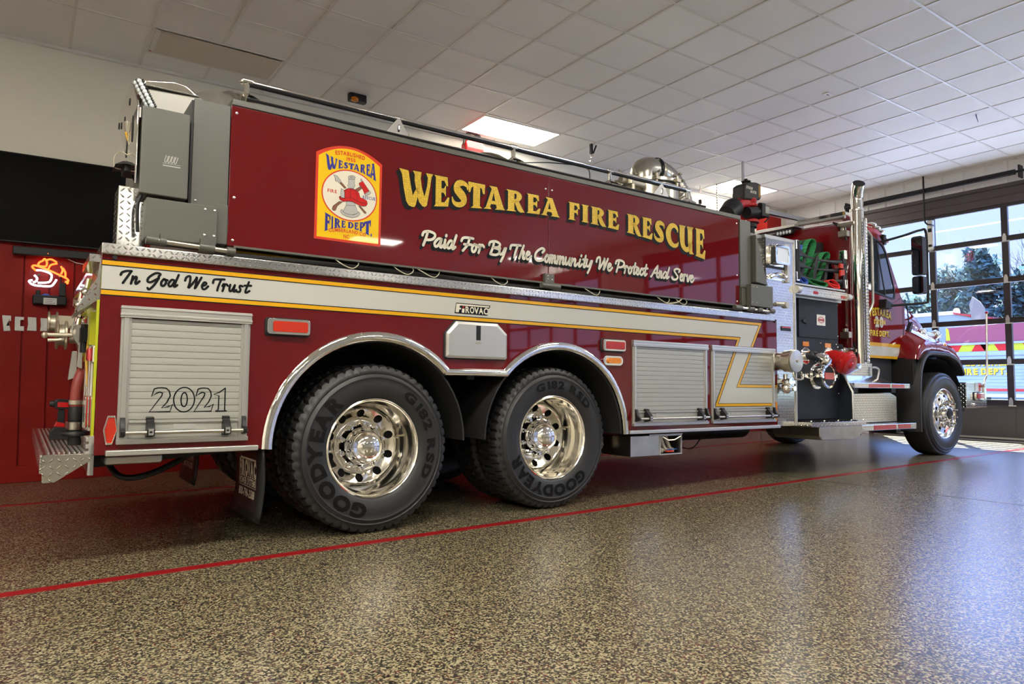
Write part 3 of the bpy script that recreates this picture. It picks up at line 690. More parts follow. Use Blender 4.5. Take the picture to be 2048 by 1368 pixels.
strip(path[:27], .058, -.035, .03, ft); strip([(2.33, 1.067), (2.85, 1.067)], .05, -.032, .03, ft); strip(path[27:], .058, -.035, .03, ft)
for cx, a in ((1.847, 100), (1.847, 72), (3.33, 108), (3.33, 78)):
    c_, s_2 = math.cos(math.radians(a)), math.sin(math.radians(a)); strip([(cx+.687*math.cos(math.radians(a+d)), .597+.687*math.sin(math.radians(a+d))) for d in (-.35, .35)], .062, -.0365, .02, ft)
ft.build('wheel_arch_trim', 'chrome', T, sm=50)
for x0, x1 in ((.348, 1.112), (4.056, 6.091)):
    MB().box(x0, x1, -.032, .01, .594, .624).build('rub_rail', 'alu', T, bev=.006)
MB().box(.29, 6.03, -.022, .28, 1.640, 1.698).build('deck_edge', 'treadf', T, bev=.006)
MB().box(.30, 6.03, .28, 2.45, 1.655, 1.69).build('deck', 'tread', T, sm=0)
# stripes and lettering on the body
def Lz(z): return 5.17+(z-.815)*.545
def Rz(z): return 5.44+(z-.98)*.60
zc = 1.372
hwv = MB(); hg = MB(); hk = MB()
hwv.prism([(BX0, 1.456), (Lz(1.456), 1.456), (Lz(zc), zc), (Rz(zc), zc), (Rz(1.584), 1.584), (BX0, 1.584)], -.0012, .001)
hwv.prism([(6.03, .837), (BX1, .837), (BX1, .985), (6.03, .985)], -.0012, .001)
hwv.build('white_stripe', 'white', T, sm=0)
def goldseg(P): hg.prism(P, -.0018, .001)
goldseg([(BX0, 1.584), (Rz(1.584), 1.584), (Rz(1.612)+.02, 1.612), (BX0, 1.612)])
goldseg([(BX0, 1.428), (Lz(1.428)-.034, 1.428), (Lz(1.456), 1.456), (BX0, 1.456)])
goldseg([(Lz(zc)-.034, zc), (Lz(zc), zc), (Lz(1.456), 1.456), (Lz(1.428)-.034, 1.428)])
goldseg([(Rz(zc), zc), (Rz(zc)+.034, zc), (Rz(1.60)+.034, 1.60), (Rz(1.612)+.02, 1.612), (Rz(1.584), 1.584)])
goldseg([(6.03, .809), (BX1, .809), (BX1, .837), (6.03, .837)]); goldseg([(6.03, .985), (BX1, .985), (BX1, 1.013), (6.03, 1.013)])
hg.build('gold_stripe', 'gold', T, sm=0)
for z in (1.456, 1.584, 1.428, 1.612): hk.box(BX0, (Rz if z > 1.5 else Lz)(z)+(.03 if z > 1.6 else (-.03 if z < 1.43 else 0)), -.0022, .001, z-.0028, z+.0028)
for fn, o_ in ((Lz, 0), (Lz, -.034), (Rz, 0), (Rz, .034)):
    z1 = 1.456 if (fn is Lz and o_ == 0) else (1.43 if fn is Lz else (1.584 if o_ == 0 else 1.61))
    hk.prism([(fn(zc)+o_-.003, zc), (fn(zc)+o_+.003, zc), (fn(z1)+o_+.003, z1), (fn(z1)+o_-.003, z1)], -.0022, .001)
each(hk, 'pinstripe', 'black', T, sm=0)
def brush_line(spec, base, h, w, layers):
    """spec [(letter,x0,x1)]; layers [(mb,dx,dz,y,extra)] extra = stroke growth"""
    for ch, a, b in spec:
        for mb, dx, dz, y, ext in layers:
            for P in brush_polys(ch, a, b, h, w+ext): mb.add([(p[0]+dx, y, p[1]+base+dz) for p in P], [tuple(range(len(P)))])
def words(spec, counts):
    out = []; i = 0
    for c in counts: out.append(spec[i:i+c]); i += c
    return out
for wd in words([('I', .383, .436), ('n', .432, .472), ('G', .506, .575), ('o', .572, .607), ('d', .610, .662), ('W', .693, .783), ('e', .778, .815), ('T', .838, .901), ('r', .888, .922), ('u', .924, .966), ('s', .968, 1.003), ('t', 1.004, 1.048)], (2, 3, 2, 5)):
    mot = MB(); brush_line(wd, 1.495, .072, .0125, [(mot, 0, 0, -.003, 0)]); mot.build('motto_lettering', 'black', T, sm=0)
# maker's badge on the stripe
def badge(x0, x1, z0, z1, yy, parent):
    """block-letter maker's badge: long bar over the word, red dot on the i"""
    k = MB(); l = MB(); w = (x1-x0)/10; h = z1-z0
    k.prism([(x0-.004, z0-.004), (x0+.008, z1+.004), (x1+.010, z1+.004), (x1+.004, z1-h*.24), (x1-w*.5, z1-h*.34), (x1-w*.5, z0-.004)], yy-.0015, yy)
    l.prism([(x0+w*.1, z0+.004), (x0+w*.35, z1-.002), (x1, z1-.002), (x1-.004, z1-h*.18), (x0+w*1.3, z1-h*.2), (x0+w*1.2, z1-h*.45), (x0+w*1.7, z1-h*.45), (x0+w*1.6, z1-h*.62), (x0+w*1.15, z1-h*.62), (x0+w*1.0, z0+.004)], yy-.003, yy-.001)
    def put(p, hh): return (p[0], hh, p[1])
    l.prism([(x0+w*1.9, z0+.004), (x0+w*2.0, z0+h*.5), (x0+w*2.65, z0+h*.5), (x0+w*2.6, z0+.004)], yy-.003, yy-.001)
    u = x0+w*3.4
    for ch in 'ROVAC':
        vs, fs, a = sans(ch, .03); mx = max(v[0] for v in vs); ww = w*1.28
        l.add([(u-w*.55+v[0]/mx*ww, yy-.003, z0+.005+v[1]*h*.64) for v in vs], fs); u += w*1.36
    k.build('badge_backing', 'black', parent, sm=0); l.build('badge_letters', 'cream', parent, sm=0)
    MB().cyl((x0+w*2.35, yy-.0035, z0+h*.66), (x0+w*2.35, yy-.001, z0+h*.66), h*.085, seg=12).build('badge_dot', 'redcast', parent, sm=0)
bdg = sub('maker_badge'); badge(2.414, 2.694, 1.478, 1.544, -.0015, bdg)
# shutters
def shutter(x0, x1, z0, z1, latches, label, zslat, big):
    r = sub('roller_shutter'); lab(r, label)
    f = MB(); cap = .062 if big else .05; rw = .05 if big else .042
    f.box(x0-.004, x1+.004, -.026, .01, z1-cap, z1)
    f.box(x0-.006, x1+.006, -.031, 0, z1-.016, z1-.008).box(x0-.006, x1+.006, -.031, 0, z1-cap+.010, z1-cap+.022).box(x0-.006, x1+.006, -.029, 0, z1-cap, z1-cap+.005)
    for a in (x0, x1-rw):
        f.box(a, a+rw, -.012, .01, z0+.018, z1-cap)
        f.box(a+rw*.25, a+rw*.75, -.024, 0, z0+.018, z1-cap)
    f.box(x0-.002, x1+.002, -.03, .01, z0-.002, z0+.022)
    f.build('frame', 'alu', r, bev=.0015, bs=1)
    s = MB(); a, b = x0+rw, x1-rw; z = z0+.125; sec = []
    n = int((z1-cap-z)/.0365)
    P = [(-.006, z)]
    for k in range(n+1):
        zz = z+.0365*k; P += [(-.005, zz+.0006), (-.0088, zz+.0022), (-.0092, zz+.018), (-.0088, zz+.0343), (-.005, zz+.0359)]
    P = [p for p in P if p[1] < z1-cap]+[(.002, z1-cap), (.002, z)]
    s.prism([(p[0], p[1]) for p in P], a, b, 'x'); s.box(a, b, -.004, .002, z0+.02, z)
    s.build('slats', 'slat', r, sm=0)
    l = MB(); l.box(a+.006, b-.006, -.020, -.004, z0+.108, z0+.119).box(a+.004, b-.004, -.010, 0, z0+.03, z0+.108); l.build('bottom_bar', 'slat', r, sm=0)
    t = MB().cyl((x0+.02, -.062, z0+.058), (x1-.012, -.062, z0+.058), .0105, seg=14); t.build('lift_bar', 'steel', r)
    e = MB()
    for xx in (x0+.024, x1-.024): e.prism([(-.012, z0+.03), (-.07, z0+.044), (-.074, z0+.066), (-.05, z0+.085), (-.035, z0+.135), (-.012, z0+.14)], xx-.012, xx+.012, 'x')
    each(e, 'bar_bracket', 'blk', r, bev=.003)
    for xx in latches:
        q = MB().prism([(-.004, z0+.03), (-.075, z0+.040), (-.078, z0+.075), (-.066, z0+.092), (-.034, z0+.122), (-.034, z0+.136), (-.004, z0+.14)], xx-.019, xx+.019, 'x')
        g = q.build('latch', 'blk', r, bev=.003)
        MB().box(xx-.012, xx+.012, -.0800, -.0785, z0+.045, z0+.078).build('latch_plate', 'alu', g, sm=0)
        MB().prism(rbox2(xx-.008, xx+.006, z0+.056, z0+.066, .003), -.0812, -.0801).build('latch_slot', 'blk', g, sm=0)
    c = (x0+x1)/2 if big else x0+(x1-x0)*.33; hw_ = .058 if big else .04
    MB().box(c-hw_, c+hw_, -.0125, -.0101, z0+.07, z0+.098).build('data_label', 'lgrey', r, sm=0)
    return r
S1 = shutter(.395, 1.050, .655, 1.377, (.548, .930), 'aluminium roller shutter with outlined year on its slats', .95, True)
S2 = shutter(4.105, 5.030, .660, 1.366, (4.255, 4.915), 'plain aluminium roller shutter', .95, False)
S3 = shutter(5.090, 6.026, .660, 1.366, (5.225, 5.90), 'aluminium roller shutter crossed by the white and gold zigzag stripe', .95, False)
# year numerals (outline only)
yr = MB()
two = [(.17, .95), (.32, .99), (.48, 1), (.70, .98), (.84, .86), (.89, .66), (.76, .40), (.54, .17), (.80, .20), (1, .29), (.9, 0), (0, 0), (.51, .66), (.54, .78), (.42, .82), (.28, .77), (.07, .65), (.17, .95)]
one = [(.85, 1), (.85, .05), (1, 0), (.16, 0), (.36, .06), (.37, .66), (0, .73), (.4, .82), (.85, 1)]
zy0, zy1 = .820, .948
def outl(P, x0, x1):
    Q = [(x0+(x1-x0)*p[0], zy0+(zy1-zy0)*p[1]) for p in P]
    for q in ribbon(Q, .0066, smooth=False): yr.add([(p[0], -.0105, p[1]) for p in q], [(0, 1, 2, 3)])
    for p in Q: yr.add([(a, -.0105, b) for a, b in disc(p[0], p[1], .0033, 6)], [tuple(range(6))])
outl(two, .545, .655); outl(two, .765, .862); outl(one, .866, .934)
outl(ell(.5, .5, .5, .52, 28)+[(1., .5)], .660, .765); outl(ell(.5, .5, .15, .30, 20)+[(.65, .5)], .660, .765)
yr.build('year_numerals', 'black', S1, sm=0)
# zigzag stripe on the front shutter
def zz(a0, a1, b0, b1, z0, z1): return [(a0(z0)+b0, z0), (a1(z0)+b1, z0), (a1(z1)+b1, z1), (a0(z1)+b0, z1)]
xr = 5.984; zt_ = 1.315; yh = -.0102
q = MB().prism([(Lz(zt_), zt_), (Lz(.837), .837), (xr, .837), (xr, .985), (Rz(.985), .985), (Rz(zt_), zt_)], yh-.0006, yh+.004); q.build('white_stripe', 'white', S3, sm=0)
q = MB().prism(zz(Lz, Lz, -.034, 0, .837, zt_), yh-.001, yh+.004).prism(zz(Rz, Rz, 0, .034, 1.012, zt_), yh-.001, yh+.004)
q.prism([(Lz(.809)-.034, .809), (xr, .809), (xr, .837), (Lz(.837)-.034, .837)], yh-.001, yh+.004).prism([(Rz(.985), .985), (xr, .985), (xr, 1.013), (Rz(1.013)+.034, 1.013), (Rz(1.013), 1.013)], yh-.001, yh+.004); q.build('gold_stripe', 'gold', S3, sm=0)
q = MB()
for fn, o_, zb_ in ((Lz, -.034, .809), (Lz, 0, .837), (Rz, 0, .985), (Rz, .034, 1.013)): q.prism([(fn(zb_)+o_-.003, zb_), (fn(zb_)+o_+.003, zb_), (fn(zt_)+o_+.003, zt_), (fn(zt_)+o_-.003, zt_)], yh-.0014, yh+.004)
for a, z in ((Lz(.809)-.034, .809), (Lz(.837), .837), (Rz(.985), .985), (Rz(1.013)+.034, 1.013)): q.box(a, xr, yh-.0014, yh+.004, z-.002, z+.002)
each(q, 'pinstripe', 'black', S3, sm=0)
# lights, reflectors, hatch on the body side
def side_light(x0, x1, z0, z1, lens, name='warning_light', dep=.05):
    r = sub(name); cx, cz = (x0+x1)/2, (z0+z1)/2; w, h = x1-x0, z1-z0
    MB().prism(rbox2(x0-.008, x1+.008, z0-.010, z1+.008, .02), -.010, 0).build('gasket', 'blk', r, bev=.003)
    b = MB().prism(rbox2(x0, x1, z0, z1, .016), -dep*.75, -.008, holes=[rbox2(x0+w*.13, x1-w*.06, z0+h*.16, z1-h*.16, .010)[::-1]]); b.build('bezel', 'chrome', r, bev=.008, bs=3)
    MB().prism(rbox2(x0+w*.13, x1-w*.06, z0+h*.16, z1-h*.16, .010), -dep*.9, -.008).build('lens', lens, r, bev=.010, bs=3)
    return r
side_light(1.139, 1.391, 1.266, 1.357, 'lensro'); side_light(3.760, 4.000, 1.266, 1.356, 'lensr')
m_ = sub('marker_lamp'); MB().prism(rbox2(3.775, 3.988, 1.150, 1.227, .036, 6), -.02, 0).build('bezel', 'chrome', m_, bev=.007, bs=3); MB().prism(rbox2(3.815, 3.955, 1.166, 1.211, .02, 5), -.035, -.018).build('lens', 'amber', m_, bev=.008, bs=3)
rf = sub('reflector'); dP = [(.353, .802), (.387, .802), (.402, .729), (.377, .652), (.348, .652), (.334, .729)]
dI = [(.377+(x-.368)*.78-.009, .727+(z-.727)*.86) for x, z in dP]
MB().prism(dP, -.012, 0, holes=[dI[::-1]]).build('bezel', 'chrome', rf, bev=.002); MB().prism(dI, -.007, 0).build('lens', 'lensro', rf, sm=0)
MB().cyl((.352, -.012, 1.627), (.352, 0, 1.627), .011, seg=12).cyl((6.055, -.012, 1.64), (6.055, 0, 1.64), .011, seg=12).build('clearance_lamp', 'blk', T)
MB().prism([(6.042, .66), (6.064, .66), (6.072, .76), (6.064, .85), (6.046, .85), (6.036, .76)], -.012, 0).build('side_reflector', 'amber', T, bev=.003)
ht = sub('access_hatch'); hp = [(2.335, 1.172), (2.345, 1.165), (2.825, 1.165), (2.835, 1.175), (2.835, 1.345), (2.752, 1.418), (2.412, 1.418), (2.335, 1.335)]
hb = [((x-2.585)*1.03+2.582, (z-1.29)*1.05+1.288) for x, z in hp]
MB().prism(hb, -.008, 0).build('gasket', 'blk', ht, bev=.004)
hi = [((x-2.585)*.93+2.585, (z-1.29)*.86+1.288) for x, z in hp]
n = len(hp); hm = MB().add([(x, -.008, z) for x, z in hp]+[(x, -.026, z) for x, z in hp]+[(x, -.036, z) for x, z in hi], [(i, (i+1) % n, n+(i+1) % n, n+i) for i in range(n)]+[(n+i, n+(i+1) % n, 2*n+(i+1) % n, 2*n+i) for i in range(n)]+[tuple(2*n+i for i in range(n))])
hm.build('lid', 'alu', ht, sm=0, bev=.002); MB().box(2.568, 2.604, -.0375, -.035, 1.292, 1.395).build('pull_slot', 'blk', ht, sm=0); MB().prism(ell(2.586, 1.274, .028, .007, 16), -.038, -.035).build('maker_plate', 'cast', ht, sm=0)
# ------------------------------------------------------------------ tank, rack and its big side panels
tk = MB(); e0 = [(1.22+1.1*math.cos(a), 2.1+.93*math.sin(a)) for a in [2*PI*k/48 for k in range(48)]]
tk.prism(e0, .95, 5.7, 'x')
def tank_cap(x, sgn):
    rr = [(1, 0), (.97, .06), (.85, .13), (.6, .19), (.3, .215), (0.001, .22)]
    vs = [(x+sgn*h, 1.22+1.1*r*math.cos(2*PI*k/48), 2.1+.93*r*math.sin(2*PI*k/48)) for r, h in rr for k in range(48)]
    tk.add(vs, [(i*48+k, i*48+(k+1) % 48, (i+1)*48+(k+1) % 48, (i+1)*48+k) for i in range(5) for k in range(48)])
tank_cap(.95, -1); tank_cap(5.7, 1)
tk.build('tank', 'tankm', T)
rg = MB()
for x in (1.06, 1.12, 3.2, 5.2): rg.tube([(x, 1.22+1.105*math.cos(a), 2.1+.935*math.sin(a)) for a in [2*PI*k/48 for k in range(48)]], .018, 6, closed=True)
each(rg, 'tank_ring', 'steel', T)
rk = MB().box(.93, 5.56, .05, .10, 1.78, 2.60).box(.92, 5.6, .04, .42, 2.600, 2.637).box(.92, 5.6, .10, .40, 1.765, 1.785).build('rack', 'grey', T, bev=.004)
MB().tube([(1.0, .05, 2.655), (2.6, .06, 2.650), (3.6, .05, 2.648), (5.1, .05, 2.65)], .009, 6).build('cable_run', 'blk', T)
MB().box(2.55, 3.62, .20, .24, 2.637, 2.700).build('light_strip_rail', 'wallm', T, sm=0)
for x0, x1, l in ((.913, 3.248, 'rear half of the maroon side panel with the crest'), (3.252, 5.552, 'front half of the maroon side panel')):
    p_ = MB().box(x0, x1, .030, .048, 1.765, 2.592).build('side_panel', 'red', T, bev=.003); lab(p_, l)
    sc_ = MB()
    for x in ((x0+.03) if x0 < 2 else x1-.03, ):
        for z in (1.80, 2.05, 2.55): sc_.sphere((x, .030, z), .009, 10, 6, (1, .5, 1))
    sc_.sphere(((x1-.03) if x0 < 2 else x0+.03, .03, 2.49), .009, 10, 6, (1, .5, 1)); each(sc_, 'screw', 'chrome', p_)
    if x0 < 2: PANR = p_
    else: PANF = p_
ml = MB(); bk = MB(); XW = [('W', 1.985, 2.236), ('E', 2.250, 2.372), ('S', 2.388, 2.527), ('T', 2.523, 2.666), ('A', 2.655, 2.845), ('R', 2.851, 3.018), ('E', 3.038, 3.168), ('A', 3.172, 3.358),
  ('F', 3.441, 3.559), ('I', 3.580, 3.655), ('R', 3.674, 3.842), ('E', 3.856, 3.988), ('R', 4.073, 4.246), ('E', 4.252, 4.381), ('S', 4.394, 4.532), ('C', 4.537, 4.708), ('U', 4.712, 4.902), ('E', 4.927, 5.066)]
def zb_(x):
    d = (x-3.48)/1.45; return 2.288-.118*abs(d)**2
def zt2(x): return 2.427-.006*((x-3.5)/1.5)**2
def place(ch, x0, x1, put, mb):
    for P, H in serif_polys(ch):
        mb.flat([(x0+(x1-x0)*u, v) for u, v in P], 0, put, holes=[[(x0+(x1-x0)*u, v) for u, v in h] for h in H])
for wd in words(XW, (8, 4, 6)):
    ml = MB(); bk = MB()
    for ch, a, b in wd:
        def put(p, h, dx=0, dz=0, y=.0268):
            x, v = p; return (x+dx, y, zb_(x)+v*(zt2(x)-zb_(x))+dz)
        place(ch, a, b, put, ml)
        for i, (dx, dz) in enumerate([(-.007*k, -.0065*k) for k in range(5)]+[(.005, 0), (0, .005), (.004, -.004), (-.005, .004)]):
            place(ch, a, b, lambda p, h: put(p, h, dx, dz, .0278+.00006*i), bk)
    ml.build('name_lettering', 'leaf', T, sm=0); bk.build('name_shadow', 'black', T, sm=0)
pl_ = MB(); ps = MB()
paid = [('P', 2.161, 2.27), ('a', 2.253, 2.327), ('i', 2.327, 2.362), ('d', 2.356, 2.433), ('F', 2.465, 2.571), ('o', 2.555, 2.607), ('r', 2.611, 2.666), ('B', 2.701, 2.806), ('y', 2.787, 2.858), ('T', 2.89, 2.987), ('h', 2.966, 3.034), ('e', 3.03, 3.085), ('C', 3.112, 3.22), ('o', 3.21, 3.259), ('m', 3.259, 3.335), ('m', 3.331, 3.419),
 ('u', 3.408, 3.475), ('n', 3.471, 3.542), ('i', 3.539, 3.595), ('t', 3.588, 3.641), ('y', 3.622, 3.696), ('W', 3.735, 3.87), ('e', 3.854, 3.91), ('P', 3.943, 4.05), ('r', 4.042, 4.092), ('o', 4.088, 4.139), ('t', 4.139, 4.19), ('e', 4.182, 4.225), ('c', 4.225, 4.273), ('t', 4.268, 4.321), ('A', 4.352, 4.459), ('n', 4.455, 4.505), ('d', 4.5, 4.587), ('S', 4.615, 4.728), ('e', 4.719, 4.767), ('r', 4.762, 4.81), ('v', 4.805, 4.858), ('e', 4.854, 4.907)]
for wd in words(paid, (4, 3, 2, 3, 9, 2, 7, 3, 5)):
    pl_ = MB(); ps = MB()
    brush_line(wd, 1.921, .106, .0185, [(pl_, 0, 0, .0268, 0)]+[(ps, -.0045*k, -.0055*k, .0278+.00006*k, .003) for k in range(5)])
    pl_.build('dedication_lettering', 'cream', T, sm=0); ps.build('dedication_shadow', 'black', T, sm=0)
# crest
def EC(X_, Y_):
    u = (X_-200)/800; u = u*(1+.05*(1-u)) ; Yt, Yb = 145+160*u, 1185+110*u
    return 1.420+.442*u, 1.873+.545*(Yb-Y_)/(Yb-Yt)
def crest_outline(inset):
    x0, x1 = 1.420+inset, 1.862-inset; z0 = 1.873+inset; zs = 2.418-inset*1.1; top = 2.492-inset
    return [(x0, z0), (x1, z0), (x1, zs)]+[(x1+(x0-x1)*k/16, zs+(top-zs)*(1-(2*k/16-1)**2)) for k in range(1, 16)]+[(x0, zs)]
y = .0285
CR = MB().prism(crest_outline(0), y-.0008, .031).build('crest', 'orng', T, sm=0); lab(CR, 'yellow crest with orange-red border on the maroon side panel'); MB().prism(crest_outline(.016), y-.0014, .031).build('crest_field', 'yel', CR, sm=0)
cx, cz = 1.645, 2.177
MB().prism(ell(cx, cz, .186, .165, 48), y-.002, .031).build('crest_ring', 'orng', CR, sm=0); MB().prism(ell(cx, cz, .178, .157, 48), y-.0026, .031).build('crest_medallion', 'cream', CR, sm=0)
def epoly(mb, pts, lev, smooth=True): mb.prism([EC(*p) for p in pts], y-.0026-.0006*lev, y)
gy = MB(); gk = MB(); br = MB(); rd_ = MB()
def ol(pts, m, lev, grow=4):
    """filled shape with a dark outline behind it"""
    n = len(pts); ax = sum(p[0] for p in pts)/n; ay = sum(p[1] for p in pts)/n
    epoly(m, pts, lev)
    Q = [EC(*p) for p in pts]+[EC(*pts[0])]
    for q in ribbon(Q, .0022, smooth=False): gk.add([(p[0], y-.0027-.0006*lev, p[1]) for p in q], [(0, 1, 2, 3)])
ol([(468, 525), (490, 512), (552, 585), (530, 590)], br, 1); ol([(705, 805), (725, 800), (803, 880), (800, 893), (783, 893)], br, 1)
ol([(400, 425), (440, 440), (470, 480), (485, 492), (478, 512), (455, 520), (440, 495), (430, 510), (418, 490), (415, 460)], gy, 2)
ol([(660, 600), (725, 565), (745, 590), (690, 632)], br, 1); ol([(470, 745), (515, 748), (450, 800), (430, 855), (405, 855), (390, 840), (400, 800)], br, 1)
ol([(728, 470), (750, 500), (735, 505), (722, 500)], gy, 2); ol([(703, 525), (750, 503), (835, 620), (775, 655), (735, 570), (708, 555)], rd_, 2); ol([(775, 655), (800, 652), (835, 620), (858, 635), (840, 665), (805, 678), (780, 672)], gy, 3)
ol([(575, 470), (650, 470), (648, 540), (655, 555), (640, 590), (578, 590), (565, 550), (578, 535)], gy, 1)
ol([(567, 455), (580, 440), (612, 434), (645, 440), (658, 458), (645, 478), (612, 483), (580, 475)], gy, 2); ol([(590, 458), (612, 447), (635, 458), (612, 470)], gy, 3)
ol([(560, 745), (655, 745), (665, 790), (668, 805), (558, 795), (552, 775)], gy, 1); ol([(553, 790), (668, 800), (702, 885), (650, 905), (570, 905), (515, 875)], gy, 2)
ol([(490, 850), (510, 840), (520, 872), (570, 900), (650, 908), (700, 885), (705, 868), (725, 885), (722, 905), (690, 932), (630, 942), (570, 930), (510, 900), (487, 870)], gy, 3)
ol([(465, 690), (490, 680), (525, 612), (560, 592), (605, 588), (660, 605), (705, 645), (722, 700), (765, 715), (805, 740), (815, 775), (800, 800), (760, 805), (705, 790), (640, 755), (580, 740), (520, 748), (478, 725)], rd_, 4)
ol([(490, 590), (515, 605), (530, 640), (530, 705), (488, 698), (485, 640)], gy, 5)
for P in ([(478, 700), (530, 708), (610, 705), (690, 745), (760, 768), (800, 765)], [(605, 590), (598, 640), (602, 705)], [(610, 590), (670, 640), (690, 740)], [(560, 592), (535, 640), (532, 705)]):
    for q in ribbon([EC(*p) for p in P], .0022, smooth=True): gk.add([(p[0], y-.0064, p[1]) for p in q], [(0, 1, 2, 3)])
each(gy, 'crest_nozzle', 'lgrey', CR, sm=0); each(br, 'crest_handles', 'brn', CR, sm=0); rd_.build('crest_helmet', 'redcast', CR, sm=0); gk.build('crest_linework', 'blk', CR, sm=0)
def arc_text(mb, txt, cx, zfun, size, span, bold=.03, yy=.0255, xs=1., slope=None):
    adv = [(.4 if c == ' ' else sans(c, bold)[2]) for c in txt]; tot = sum(adv); u = 0
    for c, a in zip(txt, adv):
        if c != ' ':
            vs, fs, _ = sans(c, bold); x0 = cx+(u/tot-.5)*span; k = span/tot
            xm = x0+a*k/2; sl = (zfun(xm+.001)-zfun(xm-.001))/.002
            mb.add([(x0+v[0]*k-sl*v[1]*size*.7, yy, zfun(xm)+sl*(x0+v[0]*k-xm)+v[1]*size) for v in vs], fs)
        u += a
def CT(km, *a):
    q = MB(); arc_text(q, *a); q.build('crest_small_lettering', km, CR, sm=0)
CT('orng', 'ESTABLISHED', 1.642, lambda x: 2.432-.9*(x-1.642)**2, .024, .20); CT('orng', '1955', 1.645, lambda x: 2.398, .022, .068)
CT('orng', 'CUMBERLAND CO', 1.635, lambda x: 1.936-.75*(x-1.635)**2, .022, .245, .02); CT('orng', 'NC', 1.628, lambda x: 1.900, .022, .042, .02)
CT('orng', 'FIRE', 1.528, lambda x: 2.176, .021, .064, .02)
CT('blue', 'RESCUE', 1.775, lambda x: 2.172, .019, .09, .02)
def crest_word(spec, ft, fb):
    cb_ = MB()
    for ch, a, b in spec: place(ch, a, b, lambda p, h: (p[0], .0255, fb((p[0]-1.645)/.16)+p[1]*(ft((p[0]-1.645)/.16)-fb((p[0]-1.645)/.16))), cb_)
    cb_.build('crest_name_lettering', 'blue', CR, sm=0)
crest_word([('W', 1.478, 1.556), ('E', 1.562, 1.594), ('S', 1.597, 1.630), ('T', 1.632, 1.668), ('A', 1.664, 1.706), ('R', 1.708, 1.746), ('E', 1.750, 1.780), ('A', 1.776, 1.822)], lambda d: 2.386+.030*d*d, lambda d: 2.348-.040*d*d)
crest_word([('F', 1.482, 1.522), ('I', 1.526, 1.541), ('R', 1.545, 1.588), ('E', 1.592, 1.622), ('D', 1.634, 1.674), ('E', 1.679, 1.709), ('P', 1.713, 1.747), ('T', 1.744, 1.792), ('.', 1.788, 1.802)], lambda d: 2.007+.038*d*d, lambda d: 1.967-.040*d*d)
# rack end boxes and hinges
re = MB().box(.448, .688, -.02, .24, 1.985, 2.465).build('rack_end_box', 'grey', T, bev=.008); lab(re, 'tall grey box at the rear end of the rack')
mk = MB()
for i, ch in enumerate('liuu'): 
    for q in ribbon([(.574+.016*i, 2.212), (.566+.016*i, 2.18), (.574+.016*i, 2.175), (.584+.016*i, 2.21)], .004): mk.add([(p[0], -.0212, p[1]) for p in q], [(0, 1, 2, 3)])
mk.box(.556, .645, -.0212, -.0204, 2.166, 2.168).box(.558, .645, -.0212, -.0204, 2.152, 2.158).build('box_marking', 'lgrey', re, sm=0)
MB().box(.712, .908, .025, .30, 1.975, 2.582).build('rack_end_post', 'grey', T, bev=.004)
MB().box(.700, .716, .03, .28, 1.98, 2.57).box(.69, .71, .05, .07, 2.3, 2.42).build('rack_end_seal', 'blk', T)
rl = MB().box(.486, .846, -.022, .20, 1.748, 1.968).box(.84, .912, .022, .20, 1.768, 2.0).build('rack_hinge_plate', 'grey', T, bev=.005)
sw = MB()
for x, z in ((.78, 1.945), (.83, 1.945), (.78, 1.80), (.83, 1.80), (.735, 2.0)): sw.sphere((x, -.022 if x > .75 else .025, z), .008, 8, 5)
each(sw, 'screw', 'chrome', rl)
hr = MB().cyl((.50, -.03, 1.738), (.94, -.03, 1.722), .014, seg=12); hr.build('hinge_rod', 'steel', T)
hk_ = MB()
for a, b in ((.49, .55), (.555, .59), (.755, .80), (.80, .835), (.90, .945)):
    hk_.cyl((a, -.03, 1.738-.036*(a-.5)), (b, -.03, 1.738-.036*(b-.5)), .024, seg=14)
hk_.box(.557, .588, -.05, -.02, 1.735, 1.775).box(.758, .798, -.05, -.02, 1.73, 1.775); each(hk_, 'hinge_knuckle', 'grey', T)
fe = MB().box(5.56, 5.72, .02, .24, 1.935, 2.595).build('rack_front_post', 'grey', T, bev=.004)
MB().prism([(5.735, 1.998), (5.915, 1.982), (5.735, 2.462)], -.03, .10).build('rack_front_box', 'grey', T, bev=.006)
lo = MB().box(5.612, 5.952, -.06, -.004, 1.758, 1.968).box(5.56, 5.64, .0, .20, 1.76, 1.93).build('rack_front_plate', 'grey', T, bev=.005)
s2 = MB()
for x, z in ((5.65, 1.94), (5.70, 1.94), (5.70, 1.79), (5.63, 1.79)): s2.sphere((x, -.06, z), .008, 8, 5)
each(s2, 'screw', 'chrome', lo)
h2 = MB().cyl((5.42, -.03, 1.735), (5.99, -.03, 1.725), .013, seg=10); h2.build('hinge_rod', 'steel', T)
h3 = MB()
for a, b in ((5.40, 5.50), (5.60, 5.68), (5.74, 5.80), (5.93, 6.0)): h3.cyl((a, -.03, 1.733), (b, -.03, 1.733), .024, seg=12)
each(h3, 'hinge_knuckle', 'grey', T)
ch_ = MB().box(3.198, 3.285, -.002, .03, 1.725, 1.832).build('center_hinge', 'grey', T, bev=.003); MB().cyl((3.145, -.02, 1.735), (3.32, -.02, 1.733), .021, seg=12).build('hinge_pin', 'grey', ch_)
s3 = MB()
for x in (3.222, 3.262):
    for z in (1.79, 1.815): s3.sphere((x, -.003, z), .006, 8, 5)
each(s3, 'screw', 'chrome', ch_)
